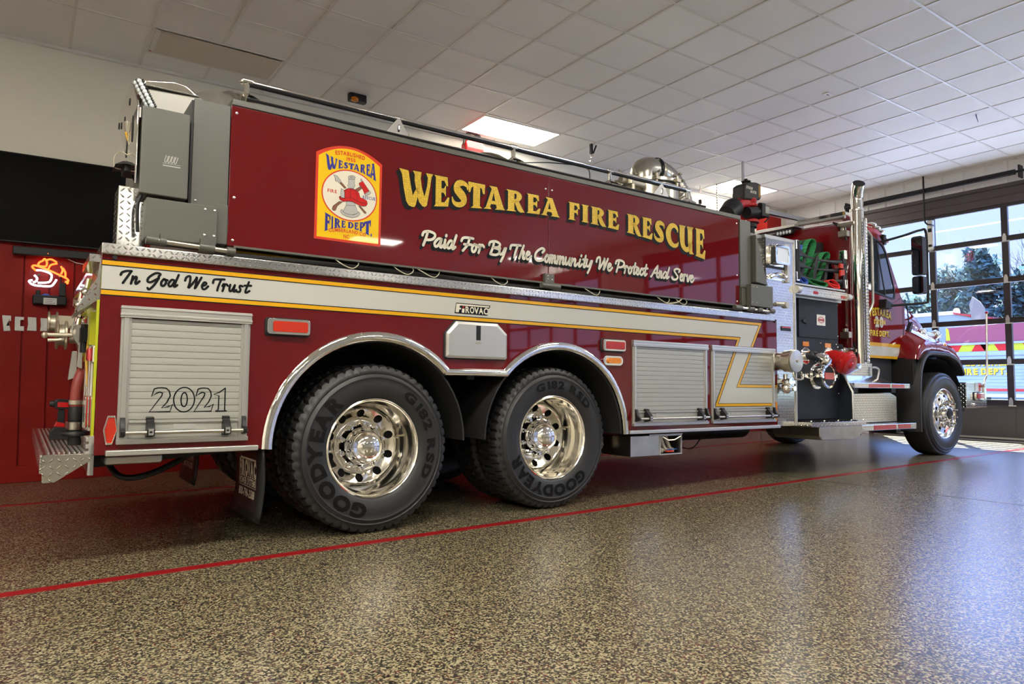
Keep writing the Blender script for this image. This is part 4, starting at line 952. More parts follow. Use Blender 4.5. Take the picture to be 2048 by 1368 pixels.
# hoses and wiring seen in the gap under the panel
MB().box(.95, 5.6, .30, .32, 1.69, 1.79).build('gap_dark_backing', 'blkm', T, sm=0)  # matt black sheet backing the gap behind the hoses
hs = MB(); hs.tube(catmull([(.95, .12, 1.742), (1.6, .13, 1.735), (2.3, .16, 1.722), (2.9, .2, 1.72), (3.5, .14, 1.735), (4.2, .2, 1.72), (5.4, .14, 1.73)], 5), .020, 8); hs.build('yellow_hose', 'ywire', T)
hb_ = MB()
for k in range(5): hb_.tube(catmull([(.95, .03+.03*k, 1.715+.008*(k % 3)), (2, .05+.03*k, 1.735-.006*k), (3.1, .03+.04*k, 1.715), (4.2, .06+.02*k, 1.73), (5.6, .04+.03*k, 1.715)], 5), .011, 6)
hb_.build('hydraulic_hose', 'blk', T)
wr_ = MB()
for x in (1.55, 1.95, 2.12, 2.72, 3.6, 4.42, 4.66):
    r = random.random(); wr_.tube(catmull([(x, .05, 1.775), (x+.04, .02, 1.73+.02*r), (x+.10+.05*r, .015, 1.71), (x+.15+.05*r, .03, 1.745), (x+.12+.1*r, .06, 1.775)], 5), .0034, 5)
wr_.tube(catmull([(4.55, .03, 1.705), (4.65, .0, 1.72), (4.70, -.01, 1.75)], 5), .006, 5); each(wr_, 'wire_loop', 'wire', T)
MB().box(.95, 5.6, .02, .05, 1.757, 1.769).build('panel_lip', 'grey', T, sm=0)
# grab rail along the tank top
gr_ = sub('grab_rail')
MB().cyl((1.04, .3, 2.862), (5.15, .3, 2.869), .017, seg=12).sphere((1.035, .3, 2.862), .022).sphere((5.155, .3, 2.869), .022).build('rail', 'chrome', gr_)
MB().cyl((1.06, .297, 2.849), (5.13, .297, 2.856), .0155, seg=10).build('rail_lower_insert', 'blk', gr_)  # black rod set along the underside of the rail
for x in (1.06, 2.09, 3.10, 4.13, 5.13):
    q = MB().cyl((x, .3, 2.865), (x, .3, 2.72), .020, .016, seg=10).cyl((x-.03, .3, 2.866), (x+.03, .3, 2.866), .024, seg=12)
    q.add([(x-.06, .22, 2.735), (x+.06, .22, 2.735), (x+.06, .38, 2.735), (x-.06, .38, 2.735), (x, .3, 2.80)], [(0, 1, 4), (1, 2, 4), (2, 3, 4), (3, 0, 4), (0, 1, 2, 3)])
    q.cyl((x, .29, 2.735), (x, .26, 2.66), .016, seg=8).sphere((x, .25, 2.69), .018); q.build('stanchion', 'chrome', gr_)
for x, w in ((2.03, .12), (4.62, .14)):
    MB().prism([(x-w, 2.66), (x+w*.9, 2.65), (x+.01, 2.80), (x-.01, 2.80)], .14, .152, holes=[ell(x, 2.735, .013, .028, 12)[::-1]]).build('lifting_eye', 'alu', T, bev=.003)
# ------------------------------------------------------------------ wheels
def tyre(x, y0, y1, r, n=54, front=False):
    """y0 outer face, y1 inner face"""
    w = y1-y0; q = .31
    pr = [(.300, .02), (.318, .0), (.335, -.012), (.38, -.022), (.42, -.024), (.445, -.020), (.452, -.024), (.458, -.018), (.475, -.010), (.482, -.014), (.490, -.002), (r-.035, .006), (r-.012, .014), (r-.004, .03)]
    half = [(a, h) for a, h in pr]
    tread = [(r, .05), (r, .085), (r-.001, .0851), (r, .125), (r, w/2)]
    prof = half+tread[:4]+[(r, w-.125), (r-.001, w-.0851), (r, w-.085), (r, w-.05)]+[(a, w-h) for a, h in reversed(half)]
    m = MB(); seg = n*4; nh = len(half)
    def rf(i, k, rr):
        if i >= nh-3 and i < len(prof)-nh+3:
            shift = 0 if i < nh+2 else (2 if i < len(prof)-nh-2 else 1)
            if not front and (k+shift) % 4 == 0: return rr-.016
        return rr
    m.lathe(prof, (0, y0, 0), (0, 1, 0), seg, rfun=rf)
    return m
def arc_letters(mb, txt, rad, a_start, a_end, size, yy, bold=.03):
    """letters with tops outward, reading clockwise from a_start to a_end (degrees, ccw from +x)"""
    adv = [(.55 if c == ' ' else sans(c, bold)[2]) for c in txt]; tot = sum(adv); u = 0
    for c, a in zip(txt, adv):
        if c != ' ':
            vs, fs, _ = sans(c, bold); P = []
            for v in vs:
                t = math.radians(a_start+(a_end-a_start)*(u+v[0])/tot); rr = rad+v[1]*size
                P.append((rr*math.cos(t), yy(rr), rr*math.sin(t)))
            mb.add(P, fs)
        u += a
def drum(m, cx, pts, seg=40, mi=0): m.lathe(pts, (0, 0, 0), (0, 1, 0), seg, mi)
def disc_with_holes(m, n, r0, y0, r1, y1, rh, hr, oval=1.):
    """conical ring between radii r0>r1 with n round hand holes at radius rh"""
    K = 16
    for s in range(n):
        a0 = 2*PI*s/n; a1 = 2*PI*(s+1)/n; am = (a0+a1)/2
        def P(a, r): 
            t = (r-r0)/(r1-r0); return (r*math.cos(a), y0+(y1-y0)*t, r*math.sin(a))
        outer = []; inner = []
        for k in range(K):
            t = 2*PI*k/K; c, s_ = math.cos(t), math.sin(t); g = 1/max(abs(c), abs(s_))
            uu, vv = c*g, s_*g
            outer.append(P(am+uu*(a1-a0)/2, (r0+r1)/2+vv*(r0-r1)/2)); inner.append(P(am+c*hr/rh*oval, rh+s_*hr))
        back = [(x, yy+.02, z) for x, yy, z in inner]
        m.add(outer+inner+back, [(k, (k+1) % K, K+(k+1) % K, K+k) for k in range(K)]+[(K+k, K+(k+1) % K, 2*K+(k+1) % K, 2*K+k) for k in range(K)])
def wheel(name, x, z, r, letters, front=False):
    W_ = sub(name); W_.location = (x, 0, z)
    yo = .045
    tyre(x, yo, yo+.30, r, front=front).build('tyre', 'rubber', W_, sm=40)
    lt = MB(); yy = lambda rr: yo-.0255 if rr < .425 else yo-.0255+(rr-.425)*.12
    if letters:
        for txt, a0, a1, sz in letters:
            lt = MB(); arc_letters(lt, txt, .356 if sz > .06 else .375, a0, a1, sz, yy, .055); lt.build('tyre_lettering', 'tlet', W_, sm=0)
    rim = MB(); y = yo+.004
    if not front:
        drum(rim, 0, [(.300, y+.02), (.312, y), (.318, y-.006), (.311, y-.010), (.303, y-.004), (.298, y+.012), (.292, y+.05), (.287, y+.075), (.282, y+.095), (.262, y+.13), (.258, y+.19), (.252, y+.205), (.244, y+.212)], 96)
        disc_with_holes(rim, 10, .244, y+.212, .182, y+.250, .214, .027)
        drum(rim, 0, [(.182, y+.250), (.178, y+.236), (.172, y+.232), (.150, y+.234), (.118, y+.234), (.112, y+.245), (.112, y+.30)], 64)
        rim.build('rim', 'rimc', W_, sm=40, weld=.0004)
        MB().lathe([(.256, y+.27), (.02, y+.28)], (0, 0, 0), (0, 1, 0), 32).build('brake_drum', 'blkm', W_)
        hub = MB(); drum(hub, 0, [(.112, y+.245), (.104, y+.20), (.098, y+.17)], 40); hub.build('hub', 'blk', W_)
        cap = MB(); drum(cap, 0, [(.124, y+.190), (.124, y+.178), (.117, y+.172), (.117, y+.150), (.114, y+.122), (.106, y+.095), (.092, y+.070), (.072, y+.051), (.048, y+.040), (.024, y+.035), (.001, y+.034)], 48); cap.build('hub_cap', 'chrome', W_)
        for k in range(10):
            a = 2*PI*(k+.5)/10; cx, cz = .146*math.cos(a), .146*math.sin(a)
            MB().lathe([(.026, y+.236), (.024, y+.222), (.0175, y+.220), (.0175, y+.19), (.012, y+.185), (.012, y+.165), (.0, y+.163)], (cx, 0, cz), (0, 1, 0), 8).build('lug_nut', 'chrome', W_)
        MB().cyl((.235, y+.2, .055), (.225, y+.13, .05), .006, seg=8).build('valve_stem', 'cast', W_)
        tyre(x, yo+.34, yo+.64, r).build('inner_tyre', 'rubber', W_, sm=40)
    else:
        drum(rim, 0, [(.300, y+.02), (.312, y), (.318, y-.006), (.311, y-.010), (.303, y-.004), (.296, y+.02), (.285, y+.05), (.272, y+.055), (.262, y+.03), (.250, y+.006)], 64)
        disc_with_holes(rim, 10, .250, y+.006, .190, y-.012, .222, .016, 1.5)
        drum(rim, 0, [(.190, y-.012), (.185, y-.018), (.110, y-.020), (.104, y-.03), (.100, y-.05), (.088, y-.06), (.07, y-.062)], 64)
        rim.build('rim', 'rimc', W_, sm=40, weld=.0004)
        MB().lathe([(.29, y+.10), (.02, y+.11)], (0, 0, 0), (0, 1, 0), 32).build('brake_drum', 'blkm', W_)
        hub = MB(); drum(hub, 0, [(.07, y-.062), (.066, y-.075), (.05, y-.08), (.001, y-.08)], 32); hub.build('hub_cap', 'blk', W_)
        for k in range(10):
            a = 2*PI*(k+.5)/10; cx, cz = .150*math.cos(a), .150*math.sin(a)
            MB().lathe([(.028, y-.018), (.026, y-.026), (.021, y-.030), (.021, y-.06), (.015, y-.068), (.013, y-.10), (.0, y-.102)], (cx, 0, cz), (0, 1, 0), 8).build('lug_nut', 'chrome', W_)
    return W_
W1 = wheel('rear_wheel', 1.858, .540+gz(1.858), .540, [('GOODYEAR', 262, 126, .080), ('G182 RSD', 60, -33, .052)])
W2 = wheel('rear_wheel', 3.322, .536+gz(3.322), .536, [('GOODYEAR', -44, -164, .076), ('G182 RSD', 117, 33, .052)])
W3 = wheel('front_wheel', 9.685, .528+gz(9.685), .528, None, front=True)
lab(W1, 'rearmost dual wheel with chrome hub cap'); lab(W2, 'forward dual wheel of the rear pair'); lab(W3, 'steering wheel at the front under the black fender')
for nm, x, r in (('far_rear_wheel', 1.858, .54), ('far_rear_wheel', 3.322, .536), ('far_front_wheel', 9.685, .528)):
    o = sub(nm); o.location = (x, 0, r+gz(x))
    t_ = tyre(x, 2.12, 2.42, r, n=40)
    t_.lathe([(.30, 2.15), (.27, 2.2), (.25, 2.25), (.1, 2.25), (.02, 2.25)], (0, 0, 0), (0, 1, 0), 24)
    t_.build('tyre', 'rubber', o, sm=40)
    if x < 5: tyre(x, 1.76, 2.06, r, n=40).build('inner_tyre', 'rubber', o, sm=40)
    else: MB().lathe([(.312, 2.13), (.29, 2.16), (.2, 2.2), (.02, 2.2)], (0, 0, 0), (0, 1, 0), 24).build('rim', 'steel', o)
# mud flaps
fm = sub('mud_flap'); fm.location = (1.155, 0, 0)
g = MB().grid(5, 8, lambda u, v: (.02*math.sin(v*2.2)-.01-.03*v*v, -.01+.62*u, .60-.43*v))
g.build('flap', 'blk', fm, solid=.01)
# printing on the flap faces the rear (-x)
fl1 = MB(); fl2 = MB()
def FP(p, h):
    u, v = p
    k = (.60-v)/.45; return (.02*math.sin(k*2.2)-.01-.03*k*k-.008, .04+u, v)
def fl_text(txt, u0, u1, z0, z1, mb, bold):
    adv = [sans(c, bold)[2] for c in txt]; tot = sum(adv)-.12; a = 0
    for c, d in zip(txt, adv):
        vs, fs, _ = sans(c, bold); mb.add([FP((u1-(u1-u0)*(a+v[0])/tot, z0+(z1-z0)*v[1]), 0) for v in vs], fs); a += d
fl_text('FiROVAC', .09, .47, .412, .50, fl1, .06); fl1.add([FP((u, v), 0) for u, v in ((.09, .508), (.44, .508), (.44, .520), (.09, .520))], [(0, 1, 2, 3)])
fl_text('POWER SYSTEMS', .10, .465, .356, .394, fl1, .03)
for q in ((.09, .345, .475, .348), (.09, .401, .475, .404), (.09, .345, .093, .404), (.472, .345, .475, .404)): fl1.add([FP((q[0], q[1]), 0), FP((q[2], q[1]), 0), FP((q[2], q[3]), 0), FP((q[0], q[3]), 0)], [(0, 1, 2, 3)])
fl_text('800-796-2588', .11, .46, .285, .330, fl1, .02)
fl1.build('flap_printing', 'cream', fm, sm=0)
fm2 = fm.copy(); COL.objects.link(fm2); fm2.parent = T; fm2.location = (1.155, 1.82, 0)
for c in list(fm.children):
    d = c.copy(); COL.objects.link(d); d.parent = fm2
# underbody bits
MB().box(.356, .64, .12, .30, .535, .585).build('under_light', 'alu', T, bev=.015)
MB().tube(catmull([(.40, .9, .60), (.44, .7, .47), (.50, .55, .415), (.62, .5, .43), (.78, .5, .50), (.9, .5, .58)], 6), .018, 10).build('under_pipe', 'blk', T)
MB().prism([(.3, .50), (.3, .60), (1.1, .60), (1.1, .56)], .35, 2.1).build('rear_skirt', 'blkm', T)
sb_ = sub('hose_tray')
MB().box(4.11, 4.45, .02, .50, .405, .57).box(4.45, 4.72, .02, .50, .405, .413).box(4.45, 4.72, .49, .50, .405, .57).box(4.71, 4.72, .02, .50, .405, .57).box(4.34, 4.75, .03, .40, .572, .580).build('tray', 'steel', sb_, sm=0)
MB().prism([(4.45, .405), (4.72, .405), (4.72, .572), (4.45, .572)], .012, .02, holes=[[(4.457, .412), (4.457, .565), (4.713, .565), (4.713, .412)]]).build('tray_rim', 'alu', sb_, sm=0)
c_ = MB()
for k in range(3): c_.tube(catmull([(4.49+.065*k, .12, .57), (4.50+.065*k, .10, .50), (4.51+.065*k, .08, .45), (4.54+.065*k, .07, .435)], 4), .02, 8)
c_.build('hose_coupling', 'cast', sb_); MB().tube([(4.46, .0, .56), (4.52, -.01, .53), (4.60, -.01, .53), (4.70, .0, .562)], .006, 6).build('bail_wire', 'steel', sb_)
MB().box(4.56, 4.64, .03, .06, .425, .435).build('warning_tag', 'neono' if False else 'orng', sb_); MB().box(4.58, 4.70, .05, .2, .44, .446).build('shelf', 'bweb', sb_)
tn = MB(); tn.prism(rbox2(.62, 1.1, .44, .82, .13, 5), 5.35, 6.5, 'x'); tn.build('fuel_tank', 'blk', T)
MB().tube(catmull([(5.45, .7, .47), (5.5, .7, .38), (5.65, .7, .36), (5.78, .7, .45)], 6), .006, 6).build('tank_wire', 'blk', T)
MB().cyl((4.03, .3, .56), (4.03, .3, .50), .025, seg=8).sphere((4.03, .3, .49), .03, 10, 6).build('drain_cock', 'cast', T)
# ------------------------------------------------------------------ rear end
rs = sub('rear_step')
MB().prism([(.078, .612), (.285, .606), (.285, .575), (.135, .475), (.083, .475)], -.002, .006).build('side_plate', 'treads', rs, sm=0)
MB().box(.078, .30, .0, 2.44, .594, .612).box(.070, .084, -.002, 2.44, .52, .612).build('platform', 'tread', rs, bev=.003)
gt = MB()
for k in range(8): gt.box(.105+.022*k, .112+.022*k, .06, 2.3, .612, .617)
gt.build('grip_strips', 'alu', rs, sm=0)
MB().prism([(.30, .50), (.30, .66), (.285, .66), (.285, .50)], .0, 2.45).box(.275, .300, .0, .06, .50, .70).build('kick_plate', 'alu', rs, sm=0)
for k in range(3): MB().box(.262, .30, .012, .16, .60+.035*k, .622+.035*k).build('kick_rib', 'alu', rs, bev=.003)
rc_ = MB(); rl_ = MB()
for k in range(12):
    z0 = .62+.12*k; mb = rl_ if k % 2 else rc_
    mb.add([(.2955, 0, z0), (.2955, 2.45, z0+.9), (.2955, 2.45, z0+1.02), (.2955, 0, z0+.12)], [(0, 1, 2, 3)])
for mb, n, m in ((rl_, 'rear_chevron', 'lime'), (rc_, 'rear_chevron', 'redcast')):
    mb.v = [(x, y, min(z, 1.64)) for x, y, z in mb.v]; mb.build(n, m, T, sm=0)
MB().box(.282, .2945, .004, .045, .70, 1.40).box(.262, .2945, .10, .22, 1.17, 1.345).build('rear_corner_strip', 'lime', T, sm=0)
ld = MB()
for k in range(6):      # slanted treadplate louvres at the upper rear corner
    y0 = .02+.09*k; ld.prism([(.296, 1.40), (.285, 1.40), (.20, 1.28+.05), (.196, 1.345), (.28, 1.52), (.296, 1.66)], y0, y0+.025)
ld.build('rear_louvre', 'treadf', T)
MB().box(.24, .298, .03, .5, 1.60, 1.64).build('rear_louvre_cap', 'treadf', T)
def tail(z0, z1, lens, nm):
    r = sub(nm)
    MB().box(.274, .297, .03, .15, z0, z1).build('housing', 'chrome', r, bev=.010, bs=3); MB().box(.252, .276, .04, .14, z0+.012, z1-.012).build('lens', lens, r, bev=.016, bs=3); return r
tail(1.07, 1.165, 'lensr', 'tail_lamp')
cg = sub('chrome_lamp_cluster')
for k in range(4): MB().prism(rbox2(.035+.0, .11, .735, .905, .02), .252+.013*k, .259+.013*k, 'x').build('chrome_bezel', 'chrome', cg, bev=.003)
MB().prism(rbox2(.04, .105, .74, .90, .02), .257, .297, 'x').build('cluster_lens', 'lensr', cg)
dv = sub('dump_valve')
v_ = MB()
yv, zv = 1.0, 1.27
v_.lathe([(.10, .30), (.10, .262), (.055, .25), (.055, .215)], (0, 1.0, 1.27), (1, 0, 0), 28)
v_.lathe([(.0, .205), (.082, .205), (.090, .200), (.090, .190), (.066, .186), (.064, .160), (.088, .155), (.090, .146), (.08, .142), (.0, .142)], (0, 1.0, 1.265), (1, 0, 0), 32); v_.build('reel', 'cast', dv)
v2 = MB().lathe([(.0, .185), (.075, .182), (.078, .172), (.055, .168), (.054, .14), (.076, .136), (.076, .126), (.0, .124)], (-.02, 1.35, 1.36), (1, 0, 0), 28).box(.16, .29, 1.3, 1.4, 1.33, 1.41); v2.build('valve_body', 'cast', dv)
br_ = MB().prism([(.205, 1.30), (.215, 1.325), (.25, 1.325), (.30, 1.31), (.30, 1.29), (.262, 1.29), (.25, 1.27), (.25, 1.235), (.285, 1.175), (.285, 1.14), (.268, 1.145), (.225, 1.215), (.208, 1.26)], .60, .625, holes=[rbox2(.216, .228, 1.25, 1.30, .005)[::-1]])
br_.build('lever_arm', 'slat', dv, bev=.004)
MB().tube([(.085, .9, 1.262), (.10, .9, 1.258), (.24, .9, 1.262)], .012, 8).tube([(.10, .9, 1.225), (.15, .9, 1.228), (.17, .9, 1.232)], .010, 8).sphere((.085, .9, 1.255), .02, 8, 5).build('linkage', 'cast', dv)
MB().cyl((.262, .45, 1.30), (.262, .45, 1.14), .02, seg=12).box(.24, .29, .42, .52, 1.2, 1.28).build('actuator', 'blk', dv)
MB().cyl((.258, .55, 1.17), (.258, .55, .98), .011, seg=12).cyl((.258, .55, 1.0), (.258, .55, .90), .017, seg=6).build('actuator_rod', 'chrome', dv)
each(MB().prism([(.225, 1.16), (.25, 1.16), (.252, 1.0), (.21, .985)], .8, .86).prism([(.24, 1.20), (.26, 1.19), (.26, 1.05), (.235, 1.06)], .5, .52), 'guard_plate', 'slat', dv, bev=.004)
pp = MB()
for k, (y_, z_) in enumerate(((.5, 1.36), (.8, 1.4), (1.0, 1.46), (.6, 1.5), (.9, 1.36))):
    pp.sphere((.24+.01*k, y_, z_), .028, 10, 6); pp.cyl((.23+.01*k, y_, z_-.06), (.25+.01*k, y_, z_+.08), .013, seg=8)
pp.build('plumbing_fitting', 'chrome', T)
pr_ = MB()
for k in range(4): pr_.cyl((.285, .12+.12*k, .72), (.285, .12+.12*k, 1.35), .013, seg=8)
pr_.build('rear_pipe', 'alu', T)
MB().tube([(.28, .3, .95), (.27, .35, 1.1), (.28, .3, 1.3)], .008, 6).build('rear_wire', 'ywire', T)
# fill tower, lights and camera at the top rear
ft_ = sub('fill_tower')
oc = [(.10, 2.10), (.50, 2.08), (1.15, 2.40), (1.20, 2.56), (1.12, 2.72), (.62, 2.82), (.50, 2.80), (.22, 2.50)]
MB().prism([(-.02, 2.03), (.11, 2.09), (.29, 2.2), (1.0, 2.66), (.99, 2.70), (.86, 2.735), (.36, 2.715), (.25, 2.67), (-.02, 2.46)], .425, .435, 'x').build('end_plate', 'chrome', ft_, bev=.006)
MB().prism([(.50, 2.2), (.80, 2.2), (.80, 2.685), (.50, 2.67)], .27, 1.15).build('tower_box', 'tankm', ft_, bev=.01)
MB().prism([(.47, 2.70), (.49, 2.735), (.62, 2.76), (.74, 2.745), (.80, 2.70)], .30, 1.1).build('tower_lid', 'chrome', ft_, bev=.015, bs=3)
hl = MB()
for y_, z_ in ((.36, 2.60), (.58, 2.56), (.76, 2.58), (.90, 2.62), (.45, 2.47)): hl.prism(ell(y_, z_, .018, .022, 12), .422, .4252, 'x')
for y_, z_ in ((.16, 2.38), (.42, 2.36)): hl.prism(ell(y_, z_, .03, .075, 16), .422, .4252, 'x')
hl.build('plate_hole', 'blkm', ft_, sm=0)
ll = sub('work_light_bar')
MM = Matrix.Translation((.470, .06, 2.555)) @ Matrix.Rotation(math.radians(-28), 4, 'Y') @ Matrix.Scale(.52, 4)
b_ = MB().box(-.035, .02, -.03, .06, -.16, .16, M=MM)
for k in range(14): b_.box(.02, .042, -.03, .06, -.15+.022*k, -.142+.022*k, M=MM)
b_.build('heat_sink', 'blk', ll)
e_ = MB()
for k in range(8): e_.sphere(MM @ Vector((-.036, .01, -.135+.0385*k)), .014, 8, 5)
for k in range(8): e_.sphere(MM @ Vector((-.005, -.031, -.135+.0385*k)), .013, 8, 5)
e_.build('diode', 'clear', ll)
MB().sphere((.445, .10, 2.43), .03, 10, 8, (.6, 1, 1.9)).build('amber_marker', 'amber', T)
MB().box(.425, .445, .0, .2, 2.40, 2.455).build('marker_bracket', 'alu', T)
cm = sub('rear_camera')
MB().box(.41, .475, .35, .50, 2.185, 2.235).prism([(.40, 2.24), (.48, 2.25), (.49, 2.235), (.36, 2.215)], .33, .52).build('camera_body', 'blk', cm, bev=.008); MB().cyl((.41, .43, 2.2), (.395, .43, 2.195), .018, seg=12).build('camera_lens', 'glass', cm)
pi_ = MB().cyl((.42, .42, 2.50), (.445, .42, 2.24), .016, seg=10).cyl((.45, .30, 2.42), (.46, .30, 2.2), .012, seg=10); pi_.build('light_mast', 'chrome', T)
wq = MB().tube(catmull([(.415, .4, 2.43), (.43, .35, 2.36), (.46, .3, 2.34)], 6), .006, 6).tube(catmull([(.46, .25, 2.36), (.455, .3, 2.27), (.445, .38, 2.22)], 5), .007, 6); wq.build('wiring_yellow', 'ywire', T)
MB().tube(catmull([(.44, .38, 2.28), (.40, .40, 2.31), (.365, .42, 2.28), (.37, .42, 2.22), (.40, .41, 2.21)], 6), .004, 6).tube(catmull([(.42, .3, 2.40), (.425, .32, 2.34), (.45, .3, 2.33)], 5), .004, 6).build('wiring_loop', 'wire', T)
MB().box(.365, .50, .10, .30, 1.69, 2.04).build('rear_tread_box', 'treads', T, bev=.006)
MB().tube(catmull([(.475, .02, 2.0), (.452, .02, 1.94), (.45, .02, 1.86), (.455, .02, 1.78)], 5), .010, 6).build('rear_loom', 'blk', T)
# ------------------------------------------------------------------ tank-top plumbing
mw = sub('manway')
m_ = MB().lathe([(.30, 2.90), (.30, 3.085), (.315, 3.09), (.315, 3.12), (.30, 3.125), (.22, 3.15), (.0, 3.155)], (5.35, 1.0, 0), (0, 0, 1), 40); m_.build('manway_drum', 'steel', mw)
MB().lathe([(.318, 3.075), (.318, 3.085), (.303, 3.085)], (5.35, 1.0, 0), (0, 0, 1), 40).build('gasket', 'blk', mw)
for k in range(8):
    cl = MB()
    a = 2*PI*k/8+.2; x, y_ = 5.35+.33*math.cos(a), 1+.33*math.sin(a)
    cl.cyl((x, y_, 3.04), (x, y_, 3.16), .016, seg=8); cl.cyl((x-.05, y_, 3.15), (x+.05, y_-.02, 3.17), .010, seg=6); cl.cyl((x, y_-.05, 3.165), (x, y_+.05, 3.15), .010, seg=6); cl.box(x-.03, x+.03, y_-.03, y_+.03, 3.08, 3.11)
    cl.build('clamp', 'cast', mw)
el = MB().tube(catmull([(5.22, .98, 3.13), (5.22, .98, 3.20), (5.26, .99, 3.26), (5.34, 1.0, 3.285), (5.42, 1.0, 3.285)], 6), .125, 24, caps=False); el.build('elbow', 'steel', mw)
MB().lathe([(.135, 0), (.14, .01), (.14, .03), (.132, .04)], (5.41, 1.0, 3.285), (1, 0, 0), 28).build('band', 'blk', mw)
hp_ = catmull([(5.43, 1.0, 3.285), (5.60, 1.02, 3.26), (5.78, 1.04, 3.17), (5.90, 1.05, 3.02), (5.95, 1.05, 2.85), (5.95, 1.05, 2.6)], 10)
MB().tube(hp_, [.125+.006*(i % 2) for i in range(len(hp_))], 20).build('corrugated_hose', 'steel', mw)
va = sub('relief_valve'); q = MB()
for k in range(3): q.cyl((4.82+.07*k, .75+.05*k, 2.98), (4.82+.07*k, .75+.05*k, 3.08), .03, seg=10); q.cyl((4.78+.07*k, .75, 3.06), (4.86+.07*k, .78, 3.08), .012, seg=6)
q.cyl((4.70, .78, 3.10), (4.80, .78, 3.06), .014, seg=6).cyl((4.74, .8, 3.02), (5.05, .8, 3.02), .035, seg=12).cyl((4.9, .8, 2.85), (4.9, .8, 3.02), .03, seg=10).cyl((4.86, .72, 3.1), (4.83, .72, 3.14), .01, seg=6); q.build('valve', 'cast', va)
# water cannon on the front of the tank deck
wc = sub('water_cannon')
cx, cy = 6.98, 1.0
MB().cyl((cx, cy, 2.55), (cx, cy, 2.93), .095, seg=20).lathe([(.12, 0), (.12, .04), (.09, .05)], (cx, cy, 2.88), (0, 0, 1), 24).build('riser', 'blk', wc)
q = MB().lathe([(.0, 0), (.145, .0), (.145, .03), (.115, .05), (.11, .09), (.12, .10), (.0, .11)], (cx, cy, 2.935), (0, 0, 1), 28).lathe([(.085, 0), (.09, .03), (.125, .05), (.125, .075), (.10, .09), (.12, .13), (.09, .19), (.0, .2)], (cx+.01, cy, 3.08), (0, 0, 1), 24)
q.tube(catmull([(cx-.02, cy-.02, 3.16), (cx-.12, cy-.03, 3.15), (cx-.22, cy-.04, 3.11), (cx-.28, cy-.05, 3.08)], 5), [.075]*16, 16)
for k in range(8): q.sphere((cx+.01+.125*math.cos(k*PI/4), cy+.125*math.sin(k*PI/4), 3.145), .014, 6, 4)
q.build('cast_body', 'redcast', wc)
MB().tube([(cx-.25, cy-.04, 3.10), (cx-.29, cy-.05, 3.075), (cx-.33, cy-.05, 3.05), (cx-.44, cy-.06, 2.97)], [.085, .115, .12, .10], 20).cyl((cx-.16, cy-.12, 3.02), (cx+.06, cy-.12, 3.055), .068, seg=18).box(cx+.03, cx+.17, cy-.20, cy-.02, 3.0, 3.13).cyl((cx+.15, cy-.08, 3.16), (cx+.22, cy-.08, 3.165), .036, seg=12).build('nozzle', 'blk', wc)
MB().box(cx+.09, cx+.165, cy-.205, cy-.15, 3.03, 3.125).build('gear_cover', 'lgrey', wc, bev=.01)
MB().prism([(-.17, -.02), (.13, .02), (.155, .05), (.155, .21), (.05, .225), (-.10, .20), (-.16, .16)], -.09, .09, 'y', M=Matrix.Translation((cx-.01, cy-.02, 3.195))).build('motor_cover', 'blk', wc, bev=.022, bs=3)
MB().box(cx+.095, cx+.107, cy-.1125, cy-.1095, 3.25, 3.39).box(cx+.12, cx+.13, cy-.1125, cy-.1095, 3.25, 3.39).build('cover_trim', 'gold', wc, sm=0)
for tx_, ox, oz in (('STREAM', -.085, 3.315), ('MASTER', -.01, 3.275)):
    tx = MB(); put_text(tx, tx_, lambda p, h: (cx+ox+p[0]+.2*p[1], cy-.1118, oz+p[1]), 0, .030, .05, sx=.62); tx.build('cover_lettering', 'cream', wc, sm=0)
MB().cyl((cx, cy, 3.41), (cx, cy, 3.44), .02, seg=10).lathe([(.055, 0), (.06, .012), (.02, .02), (.02, .04), (.0, .042)], (cx, cy, 3.435), (0, 0, 1), 8).build('knob', 'blk', wc)
MB().tube(catmull([(cx-.16, cy-.06, 3.25), (cx-.19, cy-.07, 3.19), (cx-.22, cy-.10, 3.17), (cx-.28, cy-.10, 3.16)], 5), .007, 6).tube(catmull([(cx+.15, cy-.1, 3.03), (cx+.26, cy-.12, 3.02), (cx+.16, cy-.14, 2.95)], 5), .009, 6).build('cannon_cable', 'blk', wc)
MB().box(6.2, 7.4, .85, 2.1, 2.45, 2.60).box(6.55, 7.36, .62, 2.1, 2.3, 2.70).build('pump_house_top', 'treads', T, sm=0)
# ------------------------------------------------------------------ pump module between body and cab
pm = MB().box(5.93, 6.392, .0, 2.3, 1.66, 2.47).box(6.088, 6.392, .0, 2.3, .61, 1.66)
pm.build('pump_module_side', 'treadf', T, sm=0)
MB().prism([(5.72, 1.70), (5.94, 1.70), (5.94, 2.46), (5.74, 2.46)], .24, 2.2).build('pump_module_front', 'treadf', T, sm=0)
MB().box(5.90, 6.40, -.012, .03, 2.463, 2.492).box(6.385, 6.402, -.012, .02, .61, 2.49).build('module_edge_trim', 'alu', T, sm=0)
sl = sub('scene_light')
MB().prism(rbox2(5.955, 6.215, 2.19, 2.40, .03), -.012, 0).prism(rbox2(5.97, 6.205, 2.20, 2.39, .03), -.085, -.01, holes=[rbox2(5.995, 6.18, 2.222, 2.368, .02)[::-1]]).build('bezel', 'chrome', sl, bev=.010, bs=3)
MB().prism(rbox2(5.995, 6.18, 2.222, 2.368, .02), -.075, -.01).build('lens', 'clear', sl, bev=.006); MB().box(5.93, 6.22, -.01, .0, 2.165, 2.195).build('gasket', 'blk', sl, bev=.004)
hd = MB().tube(catmull([(5.97, -.02, 2.07), (6.05, -.045, 2.105), (6.16, -.045, 2.10), (6.23, -.02, 2.085)], 5), [.018]*16, 8).box(5.97, 6.24, -.02, .0, 2.06, 2.10); hd.build('recessed_handle', 'chrome', T)
